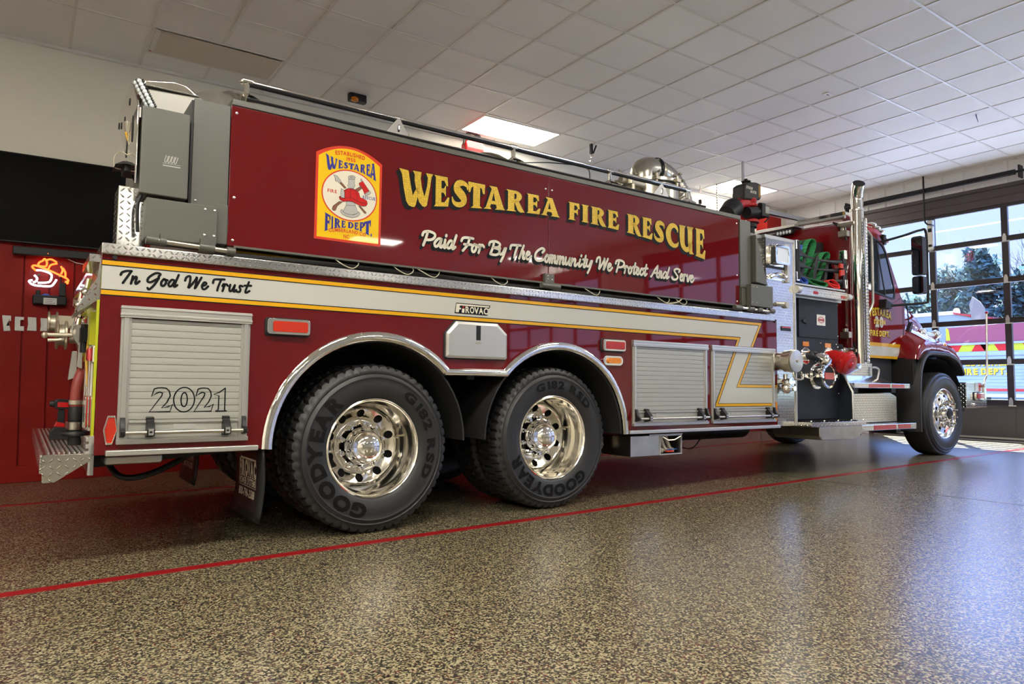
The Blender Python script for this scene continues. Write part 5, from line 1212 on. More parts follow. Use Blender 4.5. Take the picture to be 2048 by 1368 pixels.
MB().box(6.235, 6.275, -.035, .0, 2.04, 2.43).build('vertical_grab_strip', 'alu', T, bev=.006)
MB().lathe([(.0, -.03), (.03, -.028), (.034, -.015), (.036, 0)], (6.235, 0, 1.815), (0, 1, 0), 16).cyl((6.03, -.03, 1.815), (6.14, -.04, 1.815), .014, .022, seg=10).box(6.12, 6.19, -.02, 0, 1.80, 1.835).build('gauge_fitting', 'cast', T)
wp = MB().box(6.16, 6.32, -.006, 0, 1.555, 1.60); w_ = wp.build('warning_plate', 'blk', T, sm=0); MB().box(6.165, 6.315, -.008, -.005, 1.585, 1.597).build('warning_band', 'lensr', w_, sm=0)
# tank connection with cap on the treadplate
tc_ = sub('tank_inlet')
xi, zi = 6.10, 1.245
pq = MB().cyl((xi, .02, zi), (xi, -.12, zi), .088, seg=32).lathe([(.088, 0), (.106, -.005), (.106, -.05), (.112, -.055), (.112, -.10), (.100, -.105)], (xi, -.09, zi), (0, 1, 0), 36); pq.build('pipe', 'steel', tc_)
MB().lathe([(.1, 0), (.108, -.004), (.108, -.012), (.10, -.016), (.0, -.018)], (xi, -.195, zi), (0, 1, 0), 36).build('cap', 'alu', tc_)
cgs = MB().cyl((xi, -.21, zi), (xi, -.225, zi), .014, seg=8)
for a in (0, PI): cgs.box(xi+.10*math.cos(a)-.014, xi+.10*math.cos(a)+.014, -.19, -.11, zi-.03, zi+.03)
cgs.tube(catmull([(xi-.05, -.20, zi-.11), (xi-.05, -.22, zi-.17), (xi+.08, -.22, zi-.17), (xi+.08, -.20, zi-.10)], 3), .008, 6); cgs.build('cam_arm', 'cast', tc_)
vb = MB().sphere((6.15, -.06, .985), .055, 12, 8).cyl((6.15, .0, 1.05), (6.15, -.11, 1.05), .03, seg=10).cyl((6.15, -.05, 1.12), (6.15, -.05, .93), .022, seg=10).box(6.10, 6.24, -.10, -.06, 1.03, 1.06).cyl((6.20, -.02, .98), (6.20, -.12, .98), .025, seg=10); vb.build('bleeder_valve', 'chrome', T)
# black pump panel
bpn = MB().box(6.392, 7.36, .10, .16, .66, 1.945); bpn.build('pump_panel', 'slate', T, bev=.004)
dr = MB().box(6.60, 7.335, .085, .10, 1.522, 1.925).build('panel_door', 'slate', T, bev=.003)
MB().box(7.045-.12, 7.045+.04, .083, .0855, 1.66, 1.775).build('instruction_label', 'paper', dr, sm=0); MB().prism(ell(7.005, 1.72, .06, .034, 24), .0815, .0832, holes=[ell(7.005, 1.72, .05, .026, 24)[::-1]]).box(6.955, 7.055, .0815, .0832, 1.708, 1.732).build('label_print', 'lensr', dr, sm=0)
MB().prism([(6.655, 1.70), (6.70, 1.72), (6.70, 1.69), (6.725, 1.66), (6.655, 1.68)], .07, .086).build('door_latch', 'blk', dr)
MB().box(6.40, 7.37, .06, .12, 1.925, 1.965).build('panel_top_trim', 'alu', T, bev=.004)
sc4 = MB()
for x in (6.43, 7.33):
    for z in (.93, 1.44, 1.56, 1.9): sc4.sphere((x, .09, z), .010, 8, 5)
for x in (6.44, 6.7, 7.0, 7.3): sc4.sphere((x, .09, 1.47), .008, 8, 5)
each(sc4, 'panel_screw', 'chrome', T)
lp = MB().add([(6.40, .11, .93), (7.36, .11, .93), (7.30, .42, .74), (6.40, .42, .74), (6.40, .42, .61), (7.30, .42, .61)], [(0, 1, 2, 3), (3, 2, 5, 4)]); lp.build('panel_lower_slope', 'slate', T, sm=0, solid=.01)
MB().prism([(.10, .93), (.10, 1.2), (-.04, .95), (-.05, .64), (.4, .64), (.4, .75)], 7.36, 7.38, 'x').build('panel_side_gusset', 'slate', T, sm=0)
MB().tube([(7.37, .09, 1.22), (7.37, -.045, .95), (7.37, -.05, .64)], .013, 8).build('gusset_trim', 'alu', T)
def flange(x, z, r, y0=.10): return MB().lathe([(.0, -.012), (r, -.012), (r+.006, -.006), (r+.006, 0)], (x, y0, z), (0, 1, 0), 32)
o1 = sub('small_discharge'); flange(6.73, 1.325, .085).build('flange', 'chrome', o1)
MB().tube([(6.73, .10, 1.325), (6.73, .0, 1.325), (6.735, -.06, 1.30), (6.74, -.12, 1.26)], [.05, .05, .048, .046], 20).lathe([(.05, 0), (.062, .01), (.062, .035), (.05, .04), (.062, .05), (.062, .075), (.05, .085), (.04, .12), (.0, .122)], (6.735, -.05, 1.305), (.05, -.85, -.42), 20).build('nozzle', 'chrome', o1)
MB().tube(catmull([(6.72, -.1, 1.235), (6.70, -.05, 1.13), (6.64, .0, 1.09), (6.55, .04, 1.12)], 5), .005, 6).build('chain', 'chrome', o1)
o2 = sub('large_discharge'); flange(7.165, 1.325, .10).build('flange', 'chrome', o2)
vd = Vector((-.02, -.80, -.42)).normalized()*.62; vo = Vector((7.165, .035, 1.325))
b2 = MB().tube([(7.165, .10, 1.325), (7.165, .03, 1.325), vo+vd*.06, vo+vd*.13], [.075, .078, .085, .09], 24)
b2.lathe([(r*.92, h*.62) for r, h in [(.085, .06), (.105, .08), (.105, .10), (.092, .11), (.092, .16), (.13, .19), (.135, .21), (.135, .28), (.128, .285), (.128, .30), (.115, .305), (.115, .33), (.105, .335), (.04, .34), (.03, .36), (0, .362)]], vo, vd, 32)
for k in range(6):
    a = 2*PI*k/6; u = vd.orthogonal().normalized(); w2 = vd.normalized().cross(u); p0 = vo+vd*.24+(u*math.cos(a)+w2*math.sin(a))*.122; b2.sphere(p0, .018, 8, 6)
b2.build('valve_body', 'redcast', o2)
MB().tube([vo+vd*.10+Vector((.0, 0, .09)), vo+vd*.17+Vector((.0, 0, .12))], .014, 8).build('latch', 'alu', o2)
MB().prism(ell(7.42, 1.33, .05, .07, 14), -.02, .01).cyl((7.3, .0, 1.33), (7.42, .0, 1.33), .018, seg=8).build('hand_wheel', 'redcast', o2)
for x in (6.735, 7.15): MB().box(x-.055, x+.055, .094, .0995, 1.427, 1.475).build('outlet_label', 'orng' if False else 'amber', T, sm=0)
o3 = sub('main_inlet'); flange(6.93, 1.11, .13).build('flange', 'chrome', o3)
MB().lathe([(.11, 0), (.115, -.02), (.115, -.06), (.124, -.07), (.126, -.11), (.130, -.115), (.130, -.135), (.122, -.14)], (6.93, .10, 1.115), (0, 1, 0), 40).build('collar', 'chrome', o3)
MB().lathe([(.126, 0), (.126, -.01), (.105, -.014), (.100, -.006), (.0, -.006)], (6.93, -.035, 1.115), (0, 1, 0), 40).box(6.93-.17, 6.93-.12, -.035, .0, 1.10, 1.14).box(6.93+.12, 6.93+.17, -.035, .0, 1.10, 1.14).build('cap_ring', 'chrome', o3)
MB().lathe([(.100, 0), (.0, -.002)], (6.93, -.042, 1.115), (0, 1, 0), 32).build('cap_face', 'blk', o3); MB().box(6.93-.085, 6.93+.085, -.049, -.043, 1.08, 1.15).build('cap_label', 'lensro', o3, sm=0)
MB().lathe([(.03, 0), (.03, -.02), (.02, -.022), (.02, -.04), (0, -.042)], (6.64, .10, 1.115), (0, 1, 0), 14).prism(rbox2(6.63, 6.72, 1.095, 1.135, .018), .045, .06).build('drain_handle', 'chrome', T)
# step tray under the panel
ty = MB().prism([(-.165, .60), (-.165, .645), (.40, .645), (.40, .60)], 6.40, 7.42, 'x'); ty.build('pump_step', 'treads', T, bev=.003)
bx = MB().prism([(6.56, .60), (6.56, .50), (6.60, .465), (7.20, .455), (7.26, .47), (7.36, .52), (7.36, .60)], -.155, .38); bx.build('step_box', 'steel', T, bev=.012)
gr2 = MB()
for k in range(7): gr2.box(6.46+.13*k, 6.49+.13*k, -.15, .36, .645, .657)
gr2.build('step_grip', 'blk', T, sm=0)
sc5 = MB()
for x in (6.42, 6.65, 6.9, 7.15, 7.38): sc5.sphere((x, -.15, .657), .011, 8, 5)
each(sc5, 'step_bolt', 'chrome', T)
# strap shelf above the panel
MB().box(6.392, 7.36, .0, .50, 1.985, 2.03).box(6.392, 7.36, -.012, .01, 1.945, 2.03).build('strap_shelf', 'treadf', T, bev=.004)
MB().box(6.40, 7.34, .0, .03, 2.045, 2.062).cyl((6.39, -.02, 1.99), (6.45, -.02, 1.99), .04, seg=14).cyl((7.33, -.02, 1.985), (7.40, -.02, 1.985), .035, seg=14).build('shelf_rail', 'alu', T)
each(MB().box(6.72, 6.80, -.016, -.010, 1.968, 1.998).box(7.24, 7.32, -.016, -.010, 1.962, 1.992), 'red_marker', 'lensr', T, sm=0)
MB().box(7.74, 7.80, .52, 1.4, 1.98, 2.73).build('strap_bin_back', 'blkm', T, sm=0)
for x in (6.52, 7.43):
    for z in (2.14, 2.47): MB().box(x-.025, x+.025, .03, .10, z-.05, z+.05).build('net_bracket', 'chrome', T, bev=.006)
nt = MB(); nb = MB()
MB().tube([(6.53, .05, 2.11), (6.53, .05, 2.50)], .03, 10).build('net_roller', 'blk', T)
for z0, z1 in ((2.36, 2.44), (2.235, 2.31), (2.12, 2.19)):
    nb.grid(14, 3, lambda u, v: (6.53+.90*u, .03+.10*math.sin(PI*u), z0+.06*math.sin(PI*u)*(.5-v)+(z1-z0)*v-.03*u*(1 if z0 > 2.3 else -.3)))
for x in (6.72, 6.95, 7.16): nb.grid(3, 8, lambda u, v: (x+.05*u+.08*(v-.5), .02+.10, 2.12+.30*v))
nb.box(7.38, 7.44, .04, .06, 2.10, 2.48); nb.build('cargo_net', 'blk', T, solid=.006)
nc = MB().box(7.31, 7.37, .03, .05, 2.31, 2.36).prism([(7.31, 2.22), (7.40, 2.24), (7.39, 2.30), (7.32, 2.29)], .03, .05); nc.build('net_buckle', 'orng', T)
# cargo straps lying in the bin: separate things
def strap(name, lbl, m, pts, w, ydir=(0, 1, 0), loc=(0, 0, 0), band=False):
    P = catmull(pts, 6); n = len(P); mb = MB(); mb2 = MB()
    for i in range(n-1):
        for j, mm in ((0, mb), (1, mb2)):
            lo_, hi_ = (0, w) if j == 0 else (w*.25, w*.38)
            if j and not band: continue
            o_ = 0 if j == 0 else .004
            a, b = Vector(P[i]), Vector(P[i+1]); d = (b-a).normalized(); nn = d.cross(Vector(ydir)).normalized()*o_
            yv_ = Vector(ydir)
            for s_ in ((1, -1) if j else (1,)):
                mm.add([a+yv_*lo_+nn*s_, a+yv_*hi_+nn*s_, b+yv_*hi_+nn*s_, b+yv_*lo_+nn*s_], [(0, 1, 2, 3)])
    r = thing(name, lbl, 'strap'); r.matrix_world = MT @ Matrix.Translation(Vector(pts[0]))
    for mm, nm, k in ((mb, 'webbing', m), (mb2, 'webbing_stripe', 'gband')):
        if mm.v:
            mm.v = [tuple(Vector(v)-Vector(pts[0])) for v in mm.v]
            bm_o = mm.build(nm, k, r, sm=60, solid=.007 if nm == 'webbing' else .001)
    return r
GR = 'cargo straps in the bin behind the cab'
def loop(x0, z0, dx, h, w, y): return [(x0, y, z0), (x0+dx*.45, y, z0+h*.5), (x0+dx*.85, y, z0+h*.93), (x0+dx*1.05, y, z0+h), (x0+dx*1.2, y, z0+h*.95), (x0+dx*1.12, y, z0+h*.75), (x0+dx*.7, y, z0+h*.3), (x0+dx*.45, y, z0+.02)]
strap('webbing_strap', 'tallest green webbing loop sticking up out of the strap bin', 'green', loop(6.66, 2.10, .36, .52, .1, .18), .26, band=True)['group'] = GR
strap('webbing_strap', 'lower green webbing loop in front of the tallest strap loop', 'green', loop(6.92, 2.10, .34, .40, .1, .16), .24, band=True)['group'] = GR
strap('webbing_strap', 'blue webbing strap doubled over at the left of the strap bin', 'bweb', [(6.62, .13, 2.12), (6.68, .13, 2.30), (6.74, .13, 2.48), (6.76, .14, 2.515), (6.80, .16, 2.50), (6.78, .18, 2.36), (6.74, .18, 2.14)], .14)['group'] = GR
strap('webbing_strap', 'bundled green strap spilling over the bin shelf', 'green', [(6.70, .03, 2.12), (6.78, .02, 2.085), (6.95, .02, 2.072), (7.05, .03, 2.085), (7.06, .04, 2.12), (6.96, .05, 2.13), (6.80, .05, 2.14)], .10, band=True)['group'] = GR
strap('webbing_strap', 'bundled dark blue strap at the left end of the bin shelf', 'bweb', [(6.55, .05, 2.14), (6.60, .03, 2.085), (6.68, .03, 2.075), (6.70, .04, 2.12), (6.60, .05, 2.145)], .10)['group'] = GR
strap('webbing_strap', 'bundled bright red strap at the right end of the bin shelf', 'rweb', [(7.06, .03, 2.14), (7.12, .02, 2.09), (7.26, .02, 2.075), (7.30, .04, 2.12), (7.20, .05, 2.17), (7.10, .05, 2.14), (7.18, .03, 2.11), (7.27, .03, 2.105)], .10)['group'] = GR
# ------------------------------------------------------------------ cab
cb2 = sub('cab')
cprof = [(7.85, 1.44), (7.85, 2.84), (7.87, 2.93), (7.93, 2.985), (8.05, 3.0), (8.50, 3.0), (8.62, 2.975), (8.70, 2.92), (8.80, 2.78), (9.16, 2.13), (9.20, 2.05), (9.20, 1.46), (9.10, 1.36), (7.93, 1.36)]
CY0, CY1 = .25, 2.30
def crown(x, y, z):
    k = abs((y-(CY0+CY1)/2)/((CY1-CY0)/2))
    return z-(.07*k**4 if z > 2.6 else 0)
ny = 12; m_ = MB(); n = len(cprof)
ys = [CY0+.0, CY0+.05, CY0+.14, CY0+.4, 1.0, 1.275, 1.55, 1.9, CY1-.14, CY1-.05, CY1]
ins = [.045, .012, .0, 0, 0, 0, 0, 0, 0, .012, .045]
cxm, czm = 8.5, 2.1
for yy, s_ in zip(ys, ins):
    for x, z in cprof: m_.v.append((x-(s_ if x > cxm else -s_), yy, crown(x, yy, z)-(s_ if z > czm else -s_)))
for i in range(len(ys)-1):
    for k in range(n): m_.f.append((i*n+k, i*n+(k+1) % n, (i+1)*n+(k+1) % n, (i+1)*n+k)); m_.mi.append(0)
m_.f += [tuple(range(n)), tuple((len(ys)-1)*n+k for k in range(n))]; m_.mi += [0, 0]
m_.build('cab_shell', 'red2', cb2, sm=40)
wnd = [(8.13, 2.20), (8.13, 2.80), (8.40, 2.82), (8.52, 2.79), (8.63, 2.735), (8.70, 2.66), (8.88, 2.24), (8.885, 2.16), (8.87, 2.13), (8.82, 2.125)]
wc_ = (8.45, 2.45)
wo_ = [((x-wc_[0])*1.06+wc_[0], (z-wc_[1])*1.07+wc_[1]) for x, z in wnd]
MB().prism(wo_, CY0-.012, CY0+.02, holes=[wnd[::-1]]).prism([(8.475, 2.80), (8.495, 2.79), (8.69, 2.14), (8.665, 2.14)], CY0-.010, CY0+.01).build('window_frame', 'blk', cb2, bev=.004)
MB().prism(wnd, CY0-.004, CY0+.002).build('window_glass', 'cabwin', cb2, sm=0)
sk = MB()
for P in ([(8.13, 2.06), (8.84, 2.06), (9.08, 2.14), (9.10, 1.95), (9.08, 1.5), (8.9, 1.40)], [(9.145, 2.10), (9.13, 1.84), (9.10, 1.48)], [(8.02, 1.42), (8.02, 2.9), (8.1, 2.93)]):
    for q in ribbon(P, .007, smooth=True): sk.add([(p[0], CY0-.0015, p[1]) for p in q], [(0, 1, 2, 3)])
sk.build('door_seam', 'blk', cb2, sm=0)
MB().prism([(8.02, 1.392), (8.95, 1.392), (9.06, 1.505), (8.02, 1.505)], CY0-.003, CY0+.001).build('white_stripe', 'white', cb2, sm=0)
MB().prism([(8.02, 1.505), (9.06, 1.505), (9.09, 1.548), (8.02, 1.548)], CY0-.0035, CY0+.001).prism([(8.02, 1.36), (8.93, 1.36), (8.95, 1.392), (8.02, 1.392)], CY0-.0035, CY0+.001).build('gold_stripe', 'gold', cb2, sm=0)
for off, yy, nm, km in ((.006, CY0-.003, 'door_letter_shadow', 'black'), (0, CY0-.0045, 'door_lettering', 'yel')):
    q = MB(); arc_text(q, 'WESTAREA', 8.535+off, lambda x: 1.885-.55*(x-8.535)**2-off, .085, .56, .05, yy); q.build(nm, km, cb2, sm=0)
    q = MB(); arc_text(q, 'FIRE DEPT.', 8.54+off, lambda x: 1.63-off, .062, .47, .045, yy); q.build(nm, km, cb2, sm=0)
dn = MB(); arc_text(dn, '20', 8.53, lambda x: 1.745, .115, .20, .06, CY0-.0045)
do = MB(); arc_text(do, 'STATION', 8.53, lambda x: 1.775, .05, .27, .05, CY0-.0065)
dn.build('station_number', 'white', cb2, sm=0); do.build('station_lettering', 'yel', cb2, sm=0)
# cab rear: seams, lights, roof rail, air deflector lights
MB().prism(ell(1.275, 2.35, .85, .45, 24), 7.84, 7.852, 'x').build('rear_window', 'screen', cb2, sm=0)
MB().prism([(.42, 2.945), (.36, 2.90), (.30, 2.80), (.27, 2.72), (.255, 2.72), (.27, 2.83), (.33, 2.93), (.42, 2.975)], 7.835, 7.86, 'x').build('corner_seal', 'blk', cb2, bev=.003)
MB().tube([(7.90, .30, 3.02), (7.90, 2.2, 3.06)], .022, 8).box(7.80, 8.0, .9, 2.2, 3.0, 3.03).build('roof_rail', 'alu', cb2)
sb3 = sub('roof_light_bar', cb2); D.objects.remove(sb3)
MB().prism(rbox2(.35, 1.0, 3.06, 3.115, .025), 8.0, 8.28, 'x').build('roof_light_bar', 'chrome', cb2, bev=.01)
lr = MB().prism(rbox2(.93, 1.17, 2.915, 2.985, .02), 7.80, 7.85, 'x', M=Matrix.Translation((0, 0, 0))); lr.build('rear_work_light', 'blk', cb2, bev=.004)
le = MB()
for k in range(5): le.sphere((7.798, .965+.043*k, 2.945), .018, 8, 6, (.5, 1, 1.3))
le.build('work_light_diode', 'clear', cb2)
for z in (2.80, 1.62):
    q = MB().box(7.74, 7.80, .19, .30, z-.05, z+.02).cyl((7.77, .25, z+.02), (7.77, .25, z+.06), .03, seg=12); q.build('rear_marker_bracket', 'steel', T, bev=.006)
MB().prism([(8.36, 2.97), (8.60, 2.96), (8.88, 2.86), (8.86, 2.82), (8.62, 2.87), (8.40, 2.90)], .28, 2.25).build('sun_visor', 'lensr', cb2, bev=.01)
mk_ = MB()
for k in range(3): mk_.sphere((8.50+.10*k, .30, 3.01-.03*k), .05, 12, 8, (1.6, 1, .55))
mk_.build('roof_marker', 'chrome', cb2)
MB().box(8.66, 8.72, .235, .30, 2.77, 2.90).build('pillar_cap', 'blk', cb2, bev=.01)
# exhaust stack with perforated guard, grab bar
es = sub('exhaust_stack')
sx_, sy_ = 7.75, .07
MB().cyl((sx_, sy_, 1.27), (sx_, sy_, 3.03), .076, seg=32).tube(catmull([(sx_, sy_, 3.0), (sx_, sy_, 3.14), (sx_-.01, sy_-.01, 3.20), (sx_-.05, sy_-.04, 3.27), (sx_-.08, sy_-.07, 3.31)], 6), .066, 28, caps=False).lathe([(.08, 0), (.082, .01), (.08, .03)], (sx_, sy_, 3.01), (0, 0, 1), 28).build('pipe', 'chrome', es)
pm2 = MB()
P = catmull([(sx_, sy_, 3.14), (sx_-.01, sy_-.01, 3.20), (sx_-.05, sy_-.04, 3.27), (sx_-.079, sy_-.069, 3.309)], 6); pm2.tube(P, .060, 20); pm2.build('pipe_mouth', 'blkm', es)
gd = MB()
for k in range(44):
    z = 1.30+.0375*k
    if z > 2.9: break
    gd.tube([(sx_+.092*math.cos(a), sy_+.092*math.sin(a), z) for a in [-1.9+.30*i for i in range(8)]], .0095, 6)
for a in (-1.9, -1.25, -.6, .2): gd.cyl((sx_+.092*math.cos(a), sy_+.092*math.sin(a), 1.28), (sx_+.092*math.cos(a), sy_+.092*math.sin(a), 2.92), .010, seg=6)
gd.build('heat_guard', 'chrome', es)
MB().box(sx_-.09, sx_+.09, sy_, .26, 2.86, 2.89).box(sx_-.09, sx_+.09, sy_, .26, 1.40, 1.43).tube([(sx_, .1, 1.27), (sx_, .25, 1.2), (sx_+.05, .6, 1.1)], .06, 14).build('bracket', 'steel', es)
MB().tube(catmull([(8.03, .24, 2.87), (8.06, .16, 2.865), (8.16, .15, 2.82), (8.20, .15, 2.72), (8.20, .15, 2.1), (8.18, .15, 1.98), (8.08, .16, 1.86), (8.03, .24, 1.84)], 5), .017, 10).build('grab_bar', 'steel', T)
# mirrors
mr_ = sub('mirror')
MB().tube(catmull([(8.62, .26, 2.80), (8.75, .05, 2.86), (8.92, -.07, 2.93), (8.98, -.11, 2.90), (8.99, -.11, 2.5), (8.99, -.11, 2.10), (8.96, -.09, 2.04), (8.80, .05, 2.02), (8.62, .20, 2.0)], 6), .015, 10).build('arm', 'blk', mr_)
MB().prism([(8.52, 1.97), (8.66, 1.96), (8.70, 2.03), (8.54, 2.08)], .16, .25).build('arm_base', 'blk', mr_, bev=.008)
def mhead(z0, z1, nm):
    MB().prism(rbox2(-.12, .012, z0, z1, .03), 8.86, 8.96, 'x').build(nm, 'blk', mr_, bev=.02, bs=3)
    MB().prism(rbox2(-.113, .005, z0+.012, z1-.012, .026), 8.853, 8.86, 'x').build(nm.replace('housing', 'glass'), 'mirr', mr_, sm=0)
mhead(2.375, 2.85, 'upper_housing'); mhead(2.145, 2.36, 'lower_housing')
# hood and fenders
hdp = []
for x, hw2, zt_h, zs in ((9.12, .88, 2.20, 1.78), (9.5, .87, 2.21, 1.76), (9.87, .85, 2.18, 1.72), (10.1, .82, 2.09, 1.66), (10.4, .78, 1.93, 1.54), (10.55, .74, 1.79, 1.45), (10.68, .68, 1.55, 1.3)):
    row = []
    for k in range(15):
        t = PI*k/14; c, s_ = math.cos(t), math.sin(t)
        row.append((x, 1.275-hw2*(abs(c)**.5)*(1 if c > 0 else -1), zs-.3+(zt_h-zs+.3)*(s_**.42)))
    hdp.append(row)
hm2 = MB(); hm2.v = [p for r in hdp for p in r]; hm2.f = [(i*15+k, i*15+k+1, (i+1)*15+k+1, (i+1)*15+k) for i in range(6) for k in range(14)]+[tuple(6*15+k for k in range(15))]; hm2.mi = [0]*len(hm2.f)
hm2.build('hood', 'red2', T, sm=60)
MB().box(10.66, 10.74, .72, 1.83, 1.0, 1.62).build('grille', 'chrome', T, bev=.02)
# fender: profile swept from outer edge up and over to the hood
fo = [(8.98, 1.36), (9.00, 1.44), (9.06, 1.54), (9.16, 1.60), (9.32, 1.625), (9.55, 1.62), (9.80, 1.59), (10.0, 1.53), (10.13, 1.44), (10.19, 1.34), (10.22, 1.20)]
ro = [(9.03, .47), (9.03, .80), (9.045, 1.05), (9.08, 1.22), (9.16, 1.34), (9.28, 1.405), (9.52, 1.415), (9.78, 1.405), (9.98, 1.36), (10.10, 1.28), (10.19, 1.17)]
low = [(9.02, 1.35), (9.06, 1.36), (9.13, 1.40), (9.22, 1.435), (9.36, 1.45), (9.55, 1.45), (9.80, 1.435), (9.98, 1.39), (10.10, 1.33), (10.17, 1.27), (10.21, 1.18)]
fd = MB(); rows = []
for i, ((xl, zl), (xo, zo)) in enumerate(zip(low, fo)):
    dx, dz = xo-xl, zo-zl
    up = .22*math.sin(PI*min(1, max(0, (xo-8.9)/1.4)))
    rows.append([(xl, .035, zl), (xl+dx*.5, .030, zl+dz*.5), (xl+dx*.85, .045, zl+dz*.88), (xo, .085, zo), (xo-.0, .20, zo+.03+up*.2), (xo+.02*(i < 5), .42, zo+.06+up*.6), (xo+.05*(i < 5), .62, zo+.06+up)])
fd.v = [p for r in rows for p in r]; m7 = 7; fd.f = [(i*m7+k, i*m7+k+1, (i+1)*m7+k+1, (i+1)*m7+k) for i in range(10) for k in range(6)]; fd.mi = [0]*60
fd.f.append(tuple([0, 1, 2, 3, 4, 5, 6])); fd.mi.append(0)
fd.add([(8.98, .085, 1.36), (8.985, .5, 1.36), (9.06, .62, 1.56)], [(0, 1, 2)])
fend = fd.build('fender', 'red2', T, sm=50, solid=.012)
rp_ = MB().add([(8.975, .075, 1.37), (8.95, .35, 1.39), (8.99, .35, 1.60), (9.08, .12, 1.60), (9.03, .08, 1.50), (9.05, .35, 1.68), (9.12, .2, 1.66)], [(0, 1, 2, 3, 4), (3, 2, 5, 6)]); rp_.build('fender_rear', 'red2', T, sm=60)
sm2 = MB()
for q in ribbon([(9.50, 1.44), (9.46, 1.62)], .014, smooth=False): sm2.add([(p[0], .026, p[1]) for p in q], [(0, 1, 2, 3)])
sm2.tube(catmull([(9.49, .03, 1.45), (9.47, .035, 1.55), (9.45, .09, 1.632), (9.43, .2, 1.66), (9.40, .42, 1.75)], 5), .006, 6); sm2.build('fender_seam', 'blk', T)
flr = MB(); sec = [(.0, .012), (-.02, .0), (-.03, .06), (0, .10)]
n = len(ro); C2 = catmull(ro, 4)
vs = []; mm = 6
for i, (x, z) in enumerate(C2):
    a = C2[max(i-1, 0)]; b = C2[min(i+1, len(C2)-1)]; d = Vector((b[0]-a[0], b[1]-a[1])).normalized(); nn = Vector((-d.y, d.x))
    for o_, y in ((0, .30), (0, .03), (.012, .008), (.045, .006), (.060, .022), (.062, .30)): vs.append((x+nn.x*o_, y, z+nn.y*o_))
flr.add(vs, [(i*mm+k, i*mm+k+1, (i+1)*mm+k+1, (i+1)*mm+k) for i in range(len(C2)-1) for k in range(mm-1)]+[tuple(range(mm)), tuple((len(C2)-1)*mm+k for k in range(mm))])
flr.build('fender_flare', 'blk', T, sm=50)
MB().prism([(9.02, .06), (8.985, .08), (8.975, .20), (8.955, .36), (8.93, .52), (9.02, .52)], .47, 1.385, 'z').build('mud_guard', 'blk', T, bev=.01)
ln_ = MB()
C3 = [(9.68+.70*math.cos(math.radians(a)), .684+.70*math.sin(math.radians(a))) for a in range(30, 171, 7)]
ln_.add([(x, y, z) for x, z in C3 for y in (.10, .62)], [(2*i, 2*i+1, 2*i+3, 2*i+2) for i in range(len(C3)-1)]); ln_.box(9.1, 10.3, .62, .64, .7, 1.5); ln_.build('inner_fender', 'blkm', T, sm=60)
MB().sphere((9.72, .05, 1.565), .05, 14, 8, (1.3, .5, .6)).build('fender_marker_bezel', 'chrome', T); MB().sphere((9.73, .033, 1.565), .032, 12, 8, (1.3, .5, .7)).build('fender_marker', 'amber', T)
cvx = sub('hood_siren_lights')
for x, y_ in ((9.757, .33), (10.20, .36)): MB().sphere((x, y_, 1.735), .062, 20, 12).cyl((x, y_, 1.69), (x, y_, 1.60), .018, seg=8).lathe([(.064, 0), (.068, .01), (.064, .02)], (x, y_-.01, 1.735), (1, 0, 0), 20).build('round_lamp', 'chrome', cvx)
MB().cyl((9.80, .34, 1.735), (10.16, .36, 1.725), .028, seg=12).build('lamp_bar', 'alu', cvx)
MB().prism([(9.22, 1.62), (9.30, 1.63), (9.40, 1.80), (9.40, 1.86), (9.34, 1.80)], .27, .32).tube(catmull([(9.36, .3, 1.82), (9.33, .3, 2.0), (9.30, .3, 2.08)], 4), .008, 6).build('hood_latch', 'blk', T, bev=.006)
# front bumper, whip marker, tow hook
MB().box(10.34, 10.96, .05, 2.45, .748, 1.09).build('bumper_extension', 'treadf', T, bev=.006)
MB().box(10.60, 10.70, .044, .05, .975, 1.088).build('white_marker', 'white', T, sm=0); MB().box(10.70, 10.80, .044, .05, .975, 1.088).build('red_marker', 'lensr', T, sm=0)
side_light(10.55, 10.80, .855, .955, 'lensr', 'bumper_lamp'); 
bo = [o for o in T.children if o.name.startswith('bumper_lamp')][0]; bo.location = (0, .05, 0)
MB().tube(catmull([(10.79, .02, .85), (10.79, .02, 1.06), (10.85, .0, 1.18), (10.865, .0, 1.25)], 4)+[(10.91, 0, 2.05)], .013, 8).cyl((10.79, .05, 1.05), (10.79, .0, 1.05), .025, seg=8).build('corner_marker_pole', 'steel', T); MB().sphere((10.91, 0, 2.06), .022, 10, 6).build('pole_tip', 'lensr', T)
MB().box(10.3, 10.75, .25, 2.2, .69, .75).build('bumper_lower', 'blk', T); MB().tube(catmull([(10.42, .35, .72), (10.40, .3, .62), (10.28, .25, .56), (10.18, .22, .52)], 5), .05, 12).build('tow_hook', 'wallm', T)
MB().sphere((10.53, .045, .795), .02, 10, 6).build('bumper_bolt', 'chrome', T)
jn = MB()
for k in range(6): jn.tube(catmull([(10.2, .3+.05*k, .75+.05*k), (10.3, .2+.06*k, .95), (10.36, .3, .9+.03*k)], 4), .014, 6)
jn.build('front_hose', 'blk', T)
